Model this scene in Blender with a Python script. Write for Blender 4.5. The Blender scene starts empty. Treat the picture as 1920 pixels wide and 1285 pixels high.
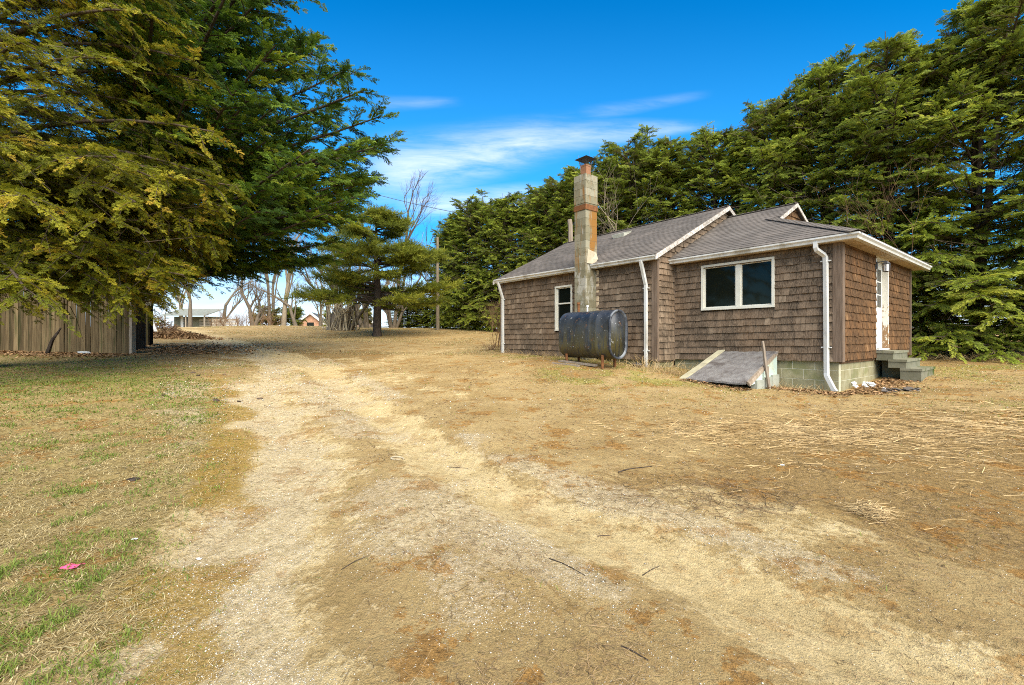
import bpy, math, random
import numpy as np
from mathutils import Vector, Matrix

SC = bpy.context.scene
COL = SC.collection
PI = math.pi
rad = math.radians
RG = np.random.default_rng(11)
R = random.Random(5)

# ------------------------------------------------------------------ camera constants (1920x1285 photo pixels)
F, CX, HY, EYE = 849.5, 960.0, 633.15, 1.0
TH = 0.6706
HC = np.array([(1576 - CX) / F * 8.576, 8.576])      # front right corner of the house
HA = np.array([-math.sin(TH), math.cos(TH)])         # along the front wall, away from the corner
HB = np.array([math.cos(TH), math.sin(TH)])          # into the house


def ss(a, b, x):
    t = np.clip((np.asarray(x, float) - a) / (b - a), 0, 1)
    return t * t * (3 - 2 * t)


# ------------------------------------------------------------------ mesh builder
class MB:
    def __init__(self):
        self.V = []; self.L = []; self.N = []; self.M = []; self.T = []; self.n = 0; self.U = []

    def add(self, verts, faces, tint=0.5, mat=0):
        verts = np.asarray(verts, float).reshape(-1, 3)
        t = np.empty(len(verts)); t[:] = tint
        self.V.append(verts); self.T.append(t)
        if isinstance(faces, np.ndarray):
            self.L.append((faces + self.n).ravel()); self.N.append(np.full(len(faces), faces.shape[1])); self.M.append(np.full(len(faces), mat))
        else:
            for f in faces:
                self.L.append(np.asarray(f) + self.n); self.N.append([len(f)]); self.M.append([mat])
        self.n += len(verts)

    def hexa(self, p, tint=0.5, mat=0):
        """8 corners: bottom ring 0-3, top ring 4-7"""
        self.add(p, np.array([[3, 2, 1, 0], [4, 5, 6, 7], [0, 1, 5, 4], [1, 2, 6, 5], [2, 3, 7, 6], [3, 0, 4, 7]]), tint, mat)

    def box(self, a, b, tint=0.5, mat=0, fn=None):
        (x0, y0, z0), (x1, y1, z1) = a, b
        p = [(x0, y0, z0), (x1, y0, z0), (x1, y1, z0), (x0, y1, z0), (x0, y0, z1), (x1, y0, z1), (x1, y1, z1), (x0, y1, z1)]
        if fn: p = [fn(*q) for q in p]
        self.hexa(p, tint, mat)

    def bar(self, p, q, w, h, tint=0.5, mat=0, up=(0, 0, 1)):
        p = np.array(p, float); q = np.array(q, float); d = q - p; d /= np.linalg.norm(d)
        s = np.cross(d, up); s /= np.linalg.norm(s) + 1e-9; u = np.cross(s, d)
        c = [p + s * i * w / 2 + u * j * h / 2 for i, j in ((-1, -1), (1, -1), (1, 1), (-1, 1))]
        self.hexa(c + [x + (q - p) for x in c], tint, mat)

    def tube(self, pts, r, k=6, tint=0.5, mat=0, cap=True, rot=0.0):
        pts = np.asarray(pts, float); n = len(pts)
        r = np.broadcast_to(np.asarray(r, float), (n,))
        d = np.gradient(pts, axis=0); d /= np.linalg.norm(d, axis=1)[:, None] + 1e-9
        ref = np.array([0, 0, 1.0]) if abs(d[0][2]) < .9 else np.array([1.0, 0, 0])
        S = []
        s = np.cross(d[0], ref); s /= np.linalg.norm(s)
        for i in range(n):
            s = s - d[i] * np.dot(s, d[i]); s /= np.linalg.norm(s) + 1e-9; S.append(s)
        S = np.array(S); U = np.cross(d, S)
        a = np.arange(k) * 2 * PI / k + rot
        V = pts[:, None, :] + r[:, None, None] * (np.cos(a)[None, :, None] * S[:, None, :] + np.sin(a)[None, :, None] * U[:, None, :])
        i = np.arange(n - 1)[:, None] * k; j = np.arange(k)[None, :]; j2 = (j + 1) % k
        Fc = np.stack([i + j, i + j2, i + k + j2, i + k + j], -1).reshape(-1, 4)
        self.add(V.reshape(-1, 3), Fc, tint, mat)
        if cap:
            self.add(V[0], [list(range(k))[::-1]], tint, mat); self.add(V[-1], [list(range(k))], tint, mat)

    def sweep(self, prof, path, outs, tint=0.5, mat=0, closed=True):
        """prof: (out, z) ring; path points; outs: per point outward horizontal vector (already mitred)"""
        k = len(prof); V = []
        for P, o in zip(path, outs):
            for a, z in prof: V.append((P[0] + o[0] * a, P[1] + o[1] * a, P[2] + z))
        Fc = []
        for i in range(len(path) - 1):
            for j in range(k if closed else k - 1):
                j2 = (j + 1) % k; Fc.append([i * k + j, i * k + j2, (i + 1) * k + j2, (i + 1) * k + j])
        Fc2 = [list(range(k)), list(range((len(path) - 1) * k, len(path) * k))[::-1]] if closed else []
        self.add(V, Fc + Fc2, tint, mat)

    def ico(self, c, s, tint=0.5, mat=0, rng=R, jit=.25, rotz=0):
        t = (1 + 5 ** .5) / 2
        v = np.array([(-1, t, 0), (1, t, 0), (-1, -t, 0), (1, -t, 0), (0, -1, t), (0, 1, t), (0, -1, -t), (0, 1, -t), (t, 0, -1), (t, 0, 1), (-t, 0, -1), (-t, 0, 1)]) / 1.9
        f = np.array([(0, 11, 5), (0, 5, 1), (0, 1, 7), (0, 7, 10), (0, 10, 11), (1, 5, 9), (5, 11, 4), (11, 10, 2), (10, 7, 6), (7, 1, 8), (3, 9, 4), (3, 4, 2), (3, 2, 6), (3, 6, 8), (3, 8, 9), (4, 9, 5), (2, 4, 11), (6, 2, 10), (8, 6, 7), (9, 8, 1)])
        v = v * np.array([1 + rng.uniform(-jit, jit) for _ in range(12)])[:, None] * np.array(s)
        cz, sz = math.cos(rotz), math.sin(rotz)
        v = np.stack([v[:, 0] * cz - v[:, 1] * sz, v[:, 0] * sz + v[:, 1] * cz, v[:, 2]], 1)
        self.add(v + np.array(c), f, tint, mat)

    def build(self, name, mats, parent=None, smooth=False, xf=None):
        me = bpy.data.meshes.new(name)
        V = np.concatenate(self.V); L = np.concatenate(self.L).astype(np.int32); N = np.concatenate(self.N).astype(np.int32); M = np.concatenate(self.M).astype(np.int32)
        T = np.concatenate(self.T)
        if xf is not None: V = V - np.array(xf)
        me.vertices.add(len(V)); me.vertices.foreach_set('co', V.astype(np.float32).ravel())
        me.loops.add(len(L)); me.loops.foreach_set('vertex_index', L)
        me.polygons.add(len(N)); st = np.zeros(len(N), np.int32); st[1:] = np.cumsum(N)[:-1]
        me.polygons.foreach_set('loop_start', st)
        me.polygons.foreach_set('material_index', M)
        me.polygons.foreach_set('use_smooth', np.full(len(N), bool(smooth)))
        me.update(calc_edges=True); me.validate()
        at = me.attributes.new('tint', 'FLOAT', 'POINT'); at.data.foreach_set('value', T.astype(np.float32))
        for m in (mats if isinstance(mats, (list, tuple)) else [mats]): me.materials.append(m)
        o = bpy.data.objects.new(name, me); COL.objects.link(o)
        if parent: o.parent = parent
        return o


def tag(o, label=None, cat=None, group=None, kind=None):
    if label: o['label'] = label
    if cat: o['category'] = cat
    if group: o['group'] = group
    if kind: o['kind'] = kind
    return o


def empty(name, loc, label, cat, group=None, rz=0):
    o = bpy.data.objects.new(name, None); o.empty_display_size = .3; COL.objects.link(o)
    o.location = loc; o.rotation_euler = (0, 0, rz)
    return tag(o, label, cat, group)


def copy_tree(o, parent=None):
    c = o.copy(); COL.objects.link(c)
    if parent: c.parent = parent
    for ch in list(o.children): copy_tree(ch, c)
    return c


# ------------------------------------------------------------------ material helpers
class NT:
    def __init__(self, name):
        self.m = bpy.data.materials.new(name); self.m.use_nodes = True; self.t = self.m.node_tree
        self.b = self.t.nodes['Principled BSDF']; self.out = self.t.nodes['Material Output']

    def n(self, ty, **kw):
        n = self.t.nodes.new(ty)
        for k, v in kw.items():
            if k.startswith('i_'):
                k = k[2:]; k = int(k) if k.isdigit() else k.replace('_', ' ')
                self.put(n.inputs[k], v)
            else: setattr(n, k, v)
        return n

    def put(self, sock, v):
        if hasattr(v, 'node'): self.t.links.new(v, sock)
        else:
            if sock.type == 'RGBA' and len(v) == 3: v = (*v, 1)
            sock.default_value = v

    def attr(self, name): return self.n('ShaderNodeAttribute', attribute_name=name).outputs['Fac']
    def attrc(self, name):
        a = self.n('ShaderNodeAttribute', attribute_name=name).outputs['Color']
        s = self.n('ShaderNodeSeparateColor', i_0=a); return s.outputs

    def obj(self, scale=(1, 1, 1), gen='Object'):
        c = self.n('ShaderNodeTexCoord').outputs[gen]
        mp = self.n('ShaderNodeMapping'); self.put(mp.inputs['Vector'], c); mp.inputs['Scale'].default_value = scale
        return mp.outputs[0]

    def noise(self, vec, scale=5, det=5, rough=.6, dist=0):
        n = self.n('ShaderNodeTexNoise'); self.put(n.inputs['Vector'], vec)
        n.inputs['Scale'].default_value = scale; n.inputs['Detail'].default_value = det; n.inputs['Roughness'].default_value = rough; n.inputs['Distortion'].default_value = dist
        return n.outputs['Fac']

    def vor(self, vec, scale=5, feat='F1', out='Distance'):
        n = self.n('ShaderNodeTexVoronoi', feature=feat); self.put(n.inputs['Vector'], vec); n.inputs['Scale'].default_value = scale
        return n.outputs[out]

    def math(self, op, a, b=0.0, c=0.0, clamp=False):
        n = self.n('ShaderNodeMath', operation=op, use_clamp=clamp)
        self.put(n.inputs[0], a); self.put(n.inputs[1], b); self.put(n.inputs[2], c); return n.outputs[0]

    def step(self, x, a, b):
        n = self.n('ShaderNodeMapRange', interpolation_type='SMOOTHSTEP'); self.put(n.inputs[0], x); n.inputs[1].default_value = a; n.inputs[2].default_value = b
        return n.outputs[0]

    def ramp(self, x, stops, interp='LINEAR'):
        n = self.n('ShaderNodeValToRGB'); cr = n.color_ramp; cr.interpolation = interp
        while len(cr.elements) > 1: cr.elements.remove(cr.elements[-1])
        cr.elements[0].position = stops[0][0]; cr.elements[0].color = (*stops[0][1], 1)
        for p, c in stops[1:]:
            e = cr.elements.new(p); e.color = (*c, 1)
        self.put(n.inputs[0], x); return n.outputs[0]

    def mix(self, f, a, b, mode='MIX'):
        n = self.n('ShaderNodeMix', data_type='RGBA', blend_type=mode)
        self.put(n.inputs[0], f); self.put(n.inputs[6], a); self.put(n.inputs[7], b); return n.outputs[2]

    def bump(self, h, st=.5, dist=.02):
        n = self.n('ShaderNodeBump'); self.put(n.inputs['Height'], h); n.inputs['Strength'].default_value = st; n.inputs['Distance'].default_value = dist
        self.put(self.b.inputs['Normal'], n.outputs[0]); return n.outputs[0]

    def set(self, col=None, rough=None, spec=None, metal=None):
        if col is not None: self.put(self.b.inputs['Base Color'], col)
        if rough is not None: self.put(self.b.inputs['Roughness'], rough)
        if spec is not None: self.put(self.b.inputs['Specular IOR Level'], spec)
        if metal is not None: self.put(self.b.inputs['Metallic'], metal)
        return self.m


def mottled(name, c1, c2, scale=6, rough=.8, spec=.2, stretch=(1, 1, 1), bump=.2, tintamt=.35, c3=None, bd=.01):
    q = NT(name); v = q.obj(stretch)
    nz = q.noise(v, scale, 6, .65)
    col = q.mix(q.step(nz, .35, .68), c1, c2)
    if c3: col = q.mix(q.step(q.noise(v, scale * .37, 4, .6), .52, .68), col, c3)
    t = q.attr('tint')
    k = q.math('MULTIPLY_ADD', t, 2 * tintamt, 1 - tintamt)
    col = q.mix(1.0, col, q.n('ShaderNodeCombineColor', i_0=k, i_1=k, i_2=k).outputs[0], 'MULTIPLY')
    if bump: q.bump(q.noise(v, scale * 4, 4, .6), bump, bd)
    return q.set(col, rough, spec)


def leaf_mat(name, stops, trans=.3, rough=.55):
    q = NT(name); t = q.attr('tint')
    col = q.ramp(t, stops)
    q.set(col, rough, .25)
    tr = q.n('ShaderNodeBsdfTranslucent'); q.put(tr.inputs[0], col)
    mx = q.n('ShaderNodeMixShader'); mx.inputs[0].default_value = trans
    q.t.links.new(q.b.outputs[0], mx.inputs[1]); q.t.links.new(tr.outputs[0], mx.inputs[2]); q.t.links.new(mx.outputs[0], q.out.inputs[0])
    return q.m


def shingle_mat(name, stops, dark, warm, rustamt=.5, bt=.47):
    q = NT(name); t = q.attr('tint'); ob = q.obj()
    col = q.ramp(t, stops)
    big = q.noise(ob, .9, 3, .5)
    col = q.mix(q.math('MULTIPLY', q.step(big, .45, .7), rustamt), col, warm)
    st = q.noise(q.obj((6, 6, 1.1)), 1.5, 6, .72)
    col = q.mix(q.math('MULTIPLY', q.step(st, .46, .68), .85), col, dark)
    bl = q.noise(q.obj((1, 1, 1.7)), .8, 7, .68)
    col = q.mix(q.math('MULTIPLY', q.step(bl, bt, bt + .15), .7), col, dark)
    gr = q.noise(q.obj((60, 60, 3)), 2, 3, .6)
    col = q.mix(q.math('MULTIPLY', q.step(gr, .3, .75), .5), col, tuple(x * 1.5 for x in stops[-1][1]))
    q.bump(gr, .5, .006)
    return q.set(col, .85, .12)


MT = {}
MT['shingle'] = shingle_mat('weathered_shingle', [(0, (.034, .023, .014)), (.3, (.085, .056, .035)), (.65, (.15, .103, .066)), (1, (.245, .18, .12))], (.013, .009, .006), (.11, .055, .022), .5)
MT['shingle_brown'] = shingle_mat('brown_shingle', [(0, (.018, .009, .005)), (.35, (.06, .027, .011)), (.7, (.118, .054, .019)), (1, (.225, .128, .06))], (.007, .005, .004), (.1, .04, .013), .5, .43)
MT['board'] = mottled('weathered_board', (.12, .082, .055), (.2, .143, .1), 3, .8, .15, (8, 8, .6), .3)
MT['rake'] = mottled('peeling_rake_board', (0.496, 0.456, 0.4), (0.24, 0.2, 0.16), 4, .75, .2, (3, 3, 3), .3)
MT['white'] = mottled('white_painted_metal', (.62, .61, .57), (.54, .52, .46), 5, .5, .35, (1, 1, .5), .05, .15, (.36, .33, .27))
MT['vinyl'] = mottled('white_vinyl', (.66, .63, .53), (.58, .55, .45), 5, .4, .4, (1, 1, 1), .03, .1)
MT['soffit'] = mottled('soffit_board', (.5, .4, .28), (.34, .25, .16), 5, .8, .15, (1, 1, 1), .1)
MT['black'] = NT('painted_interior_shade').set((.004, .004, .004), .9, .1)  # near-black colour that paints the shade inside the lean-to
MT['block'] = mottled('concrete_block', (.24, .21, .115), (.31, .28, .17), 5, .9, .1, (1, 1, 1), .5, .2, (.2, .19, .09))
MT['mortar'] = mottled('mortar', (.5, .46, .32), (.42, .38, .26), 9, .9, .1)
MT['chimneyblock'] = mottled('chimney_block', (.3, .27, .17), (.4, .37, .28), 7, .9, .1, (1, 1, .6), .5, .25, (.2, .185, .1))
MT['concrete'] = mottled('mossy_concrete', (0.196, 0.185, 0.13), (0.142, 0.136, 0.0872), 6, .9, .1, (1, 1, 1), .4, .2, (0.0544, 0.0762, 0.0163))
MT['rust'] = mottled('rusty_iron', (.13, .055, .022), (.22, .088, .03), 14, .8, .2, (1, 1, 1), .4, .2)
MT['terracotta'] = mottled('clay_flue', (.24, .11, .055), (.3, .15, .08), 9, .8, .2)
MT['iron'] = mottled('dark_iron', (.045, .045, .05), (.09, .085, .08), 20, .6, .4)
MT['wood'] = mottled('grey_wood', (.2, .155, .11), (.31, .25, .19), 4, .85, .1, (6, 6, .5), .3)
MT['bluepanel'] = mottled('pale_blue_panel', (.5, .58, .5), (.42, .52, .46), 5, .7, .2, (1, 1, 1), .1, .1, (.44, .42, .26))
MT['hatchdoor'] = mottled('slate_hatch_felt', (0.145, 0.128, 0.115), (0.221, 0.204, 0.183), 2.5, .6, .3, (3, 3, 3), .5, .1, (0.102, 0.085, 0.0723), .03)
MT['greyblock'] = mottled('grey_block', (.3, .31, .25), (.38, .38, .31), 6, .9, .1)
MT['bark'] = mottled('bark_brown', (0.0638, 0.045, 0.0315), (0.12, 0.0863, 0.06), 6, .9, .1, (4, 4, .8), .6)
MT['barkgrey'] = mottled('bark_grey', (0.116, 0.0892, 0.0606), (0.19, 0.153, 0.105), 5, .9, .1, (4, 4, .8), .5)
MT['barkdark'] = mottled('bark_dark', (.035, .026, .02), (.08, .06, .045), 6, .9, .1, (4, 4, .8), .6)
MT['barkpale'] = mottled('bark_pale', (0.168, 0.129, 0.0842), (0.235, 0.19, 0.129), 5, .9, .1, (4, 4, .8), .5)
MT['twigred'] = mottled('reddish_twig', (0.15, 0.0825, 0.045), (0.225, 0.143, 0.075), 8, .9, .1)
MT['vine'] = mottled('pale_vine', (0.315, 0.255, 0.158), (0.413, 0.345, 0.232), 8, .9, .1)
MT['fence'] = mottled('fence_board', (0.0935, 0.0646, 0.0323), (0.162, 0.115, 0.0578), 2.2, .9, .08, (9, 9, .7), .4, .45, (0.0595, 0.0553, 0.0213))
MT['white_plain'] = mottled('pale_paint', (0.595, 0.578, 0.527), (0.51, 0.493, 0.442), 5, .6, .3)
MT['slategrey'] = mottled('grey_green_roof', (0.192, 0.2, 0.16), (0.24, 0.24, 0.2), 3, .85, .15)
MT['slat'] = mottled('slat_board', (.28, .23, .17), (.36, .31, .23), 3, .85, .1)
MT['darkwall'] = mottled('dark_shed_wall', (.12, .12, .08), (.18, .17, .11), 3, .9, .1)
MT['brick'] = mottled('brick_gable', (.36, .19, .11), (.46, .27, .17), 4, .9, .1)
MT['darkroof'] = mottled('dark_far_roof', (.08, .085, .08), (.11, .11, .1), 3, .85, .1)
MT['stone'] = mottled('pale_stone', (.42, .42, .4), (.3, .3, .28), 5, .85, .15)
MT['pink'] = mottled('pink_plastic', (.8, .1, .22), (.7, .08, .2), 8, .5, .3)
MT['paper'] = mottled('white_paper', (.75, .74, .7), (.65, .64, .6), 8, .7, .2)


def roof_material():
    q = NT('asphalt_shingle'); t = q.attr('tint')
    col = q.ramp(t, [(0, (.068, .057, .048)), (.5, (.102, .087, .073)), (1, (.14, .121, .102))])
    v = q.obj()
    col = q.mix(q.math('MULTIPLY', q.step(q.noise(v, 1.2, 4, .6), .42, .7), .7), col, (.175, .145, .12))
    col = q.mix(q.math('MULTIPLY', q.step(q.noise(v, 3.5, 5, .7), .55, .75), .6), col, (.055, .045, .037))
    g = q.noise(v, 170, 2, .5)
    col = q.mix(q.math('MULTIPLY', g, .5), col, (.2, .175, .15))
    q.bump(g, .4, .004)
    return q.set(col, .9, .1)


MT['roof'] = roof_material()


def tank_material():
    q = NT('black_tank_paint'); v = q.obj()
    col = q.mix(q.step(q.noise(v, 2.2, 6, .65), .35, .65), (.012, .014, .018), (.04, .045, .052))
    st = q.noise(q.obj((5, 5, .8)), 1.7, 6, .7)
    sepz = q.n('ShaderNodeSeparateXYZ', i_0=q.n('ShaderNodeTexCoord').outputs['Object']).outputs[2]
    low = q.step(sepz, 1.15, .4)
    col = q.mix(q.math('MULTIPLY', q.math('MULTIPLY', q.step(st, .38, .56), low), .8), col, (.085, .07, .02))
    col = q.mix(q.math('MULTIPLY', q.step(q.noise(v, 6, 5, .7), .6, .68), .7), col, (.17, .08, .03))
    col = q.mix(q.math('MULTIPLY', q.step(q.noise(v, 13, 4, .7), .64, .67), .8), col, (.4, .4, .38))
    rr = q.math('MULTIPLY_ADD', q.noise(v, 7, 4, .6), .5, .2)
    q.bump(q.noise(v, 30, 3, .5), .15, .005)
    return q.set(col, rr, .5)


MT['tank'] = tank_material()
MT['tankend'] = mottled('chipped_tank_end', (.014, .016, .022), (.035, .04, .05), 9, .5, .5, (1, 1, 1), .3, .1, (.13, .14, .15))


def glass_mat(name, tintc):
    q = NT(name)
    return q.set(tintc, .05, .22)


MT['pane'] = glass_mat('window_glass', (.006, .008, .006))


def moss_needle(): pass


# foliage
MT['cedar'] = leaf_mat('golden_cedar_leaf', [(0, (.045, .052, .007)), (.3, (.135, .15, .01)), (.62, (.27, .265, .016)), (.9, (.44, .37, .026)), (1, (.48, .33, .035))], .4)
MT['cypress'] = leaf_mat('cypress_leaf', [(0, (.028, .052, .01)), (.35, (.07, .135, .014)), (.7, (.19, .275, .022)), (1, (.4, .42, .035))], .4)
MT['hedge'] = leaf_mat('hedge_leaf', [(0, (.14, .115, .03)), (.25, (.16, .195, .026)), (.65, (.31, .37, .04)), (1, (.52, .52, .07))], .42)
MT['pine'] = leaf_mat('pine_needle', [(0, (.08, .095, .014)), (.5, (.2, .225, .022)), (1, (.38, .36, .04))], .4)
MT['bushyellow'] = leaf_mat('yellow_bush_leaf', [(0, (.14, .13, .03)), (1, (.4, .34, .07))], .3)
MT['grass'] = leaf_mat('lawn_blades', [(0, (.09, .15, .018)), (.22, (.2, .235, .035)), (.3, (.26, .19, .075)), (.65, (.44, .34, .155)), (.9, (.62, .51, .28)), (1, (.33, .2, .05))], .25)
MT['stalk'] = mottled('dry_stalks', (.3, .2, .085), (.5, .36, .18), 3, .85, .1, (1, 1, 1), 0, .45)
MT['litter'] = mottled('dry_leaf_litter', (.2, .11, .05), (.34, .21, .1), 8, .85, .1, (1, 1, 1), 0, .5)
MT['pebble'] = mottled('pebbles', (.42, .37, .28), (.52, .48, .4), 9, .8, .2, (1, 1, 1), 0, .45)
MT['twig'] = mottled('brown_twigs', (.17, .11, .055), (.28, .19, .1), 9, .9, .1, (1, 1, 1), 0, .5)

# ------------------------------------------------------------------ terrain
CP = []


def cp(px, py, d): CP.append(((px - CX) / F * d, d, EYE - (py - HY) / F * d))


for x, y, z in [(0, 0, -.27), (-4, 0, -.2), (4, 0, -.3), (0, -6, -.35), (-6, 3.5, -.1), (5, 3, -.26), (0, 4, -.2), (-7, 8, .18), (-2.5, 9, .08), (1.5, 7, -.06), (3, 5.5, -.15), (9, 6, 0), (13, 9, .25), (-1, 13, .33),
                (-25, 60, 1.5), (-10, 60, 1.0), (-40, 40, 2.0), (20, 50, 1.9), (35, 30, 1.6), (30, 5, .5), (-20, 0, .0), (-25, 20, 1.0), (12, 30, 1.4), (10, 22, .9)]:
    CP.append((x, y, z))
for p in [(1565, 734, 8.55), (1490, 732, 9.1), (1215, 689, 11.0), (943, 663, 15.5), (1137, 691, 10.4), (1057, 677, 11.5), (1740, 701, 10.4), (1720, 669, 14.6), (1905, 669, 13),
          (0, 658, 13.5), (245, 664, 13.5), (707, 631, 27), (640, 619, 32), (830, 616, 35), (930, 622, 30), (560, 611, 38), (470, 611, 38), (400, 616, 40), (345, 617, 48), (340, 616, 56), (430, 641, 20), (300, 652, 16), (-200, 640, 20), (1300, 712, 9.7), (1000, 668, 14), (560, 625, 28)]:
    cp(*p)
CP = np.array(CP)


def tps_fit(P):
    n = len(P); X = P[:, :2]
    d = np.linalg.norm(X[:, None] - X[None], axis=2)
    K = d * d * np.log(d + 1e-9) + np.eye(n) * 1.5
    A = np.zeros((n + 3, n + 3)); A[:n, :n] = K; A[:n, n] = 1; A[:n, n + 1:] = X; A[n, :n] = 1; A[n + 1:, :n] = X.T
    return np.linalg.solve(A, np.concatenate([P[:, 2], [0, 0, 0]]))


TW = tps_fit(CP)


def terrain(x, y):
    x = np.asarray(x, float); y = np.asarray(y, float); sh = x.shape
    xc = np.clip(x.ravel(), -45, 40); yc = np.clip(y.ravel(), -8, 62)
    z = TW[-3] + TW[-2] * xc + TW[-1] * yc
    for i, (px, py, _) in enumerate(CP):
        r2 = (xc - px) ** 2 + (yc - py) ** 2
        z = z + TW[i] * .5 * r2 * np.log(r2 + 1e-9)
    z = np.clip(z, -1, 2.2)
    rr = np.hypot(x.ravel(), y.ravel() - 20)
    z = z * (1 - ss(45, 120, rr)) - 2.0 * ss(60, 200, rr)
    return z.reshape(sh)


def tz(x, y): return float(terrain(np.array([x]), np.array([y]))[0])


_D = np.concatenate([np.arange(.6, 8, .04), np.arange(8, 60, .1)])


def ground_at(px, py):
    """photo pixel -> point on the terrain"""
    x = (px - CX) / F * _D; z = EYE - (py - HY) / F * _D
    k = np.nonzero(z < terrain(x, _D))[0]
    d = _D[k[0]] if len(k) else 58.0
    return np.array([(px - CX) / F * d, d])


def polyd(x, y, pts):
    """distance to a polyline and interpolated parameter"""
    best = np.full(x.shape, 1e9); side = np.zeros(x.shape)
    for (ax, ay), (bx, by) in zip(pts[:-1], pts[1:]):
        dx, dy = bx - ax, by - ay; L2 = dx * dx + dy * dy + 1e-9
        t = np.clip(((x - ax) * dx + (y - ay) * dy) / L2, 0, 1)
        d = np.hypot(x - ax - t * dx, y - ay - t * dy)
        s = np.sign((x - ax) * dy - (y - ay) * dx)
        m = d < best; best = np.where(m, d, best); side = np.where(m, s, side)
    return best, side


_rn = np.random.default_rng(3)
_G = [_rn.random((64, 64)) for _ in range(4)]


def vnoise(x, y, s, k=0):
    u = np.asarray(x) / s; v = np.asarray(y) / s; g = _G[k]
    iu = np.floor(u).astype(int); iv = np.floor(v).astype(int); fu = u - iu; fv = v - iv
    fu = fu * fu * (3 - 2 * fu); fv = fv * fv * (3 - 2 * fv)
    a = g[iu % 64, iv % 64]; b = g[(iu + 1) % 64, iv % 64]; c = g[iu % 64, (iv + 1) % 64]; d = g[(iu + 1) % 64, (iv + 1) % 64]
    return (a * (1 - fu) + b * fu) * (1 - fv) + (c * (1 - fu) + d * fu) * fv


def fnoise(x, y, s, k=0): return .55 * vnoise(x, y, s, k) + .3 * vnoise(x, y, s * .43, (k + 1) % 4) + .15 * vnoise(x, y, s * .19, (k + 2) % 4)


def gp(*pts): return [ground_at(*p) for p in pts]


TR_R = gp((560, 668), (610, 700), (690, 765), (800, 835), (900, 900), (1000, 950), (1100, 985), (1230, 1035), (1350, 1090), (1500, 1160), (1740, 1280)) + [np.array([2.6, .6])]
TR_L = gp((400, 638), (470, 660), (520, 690), (490, 740), (530, 820), (545, 890), (510, 960), (470, 1050), (430, 1150), (400, 1280)) + [np.array([-1.0, .5])]
LAWN = gp((250, 668), (395, 705), (420, 760), (410, 830), (400, 900), (385, 970), (340, 1060), (290, 1160), (240, 1280)) + [np.array([-1.5, .4]), np.array([-1.8, -4])]
ROAD = gp((600, 690), (520, 665), (450, 645), (400, 632), (360, 620), (330, 614))
BRANCH = gp((640, 690), (760, 668), (850, 655), (935, 652))


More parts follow.
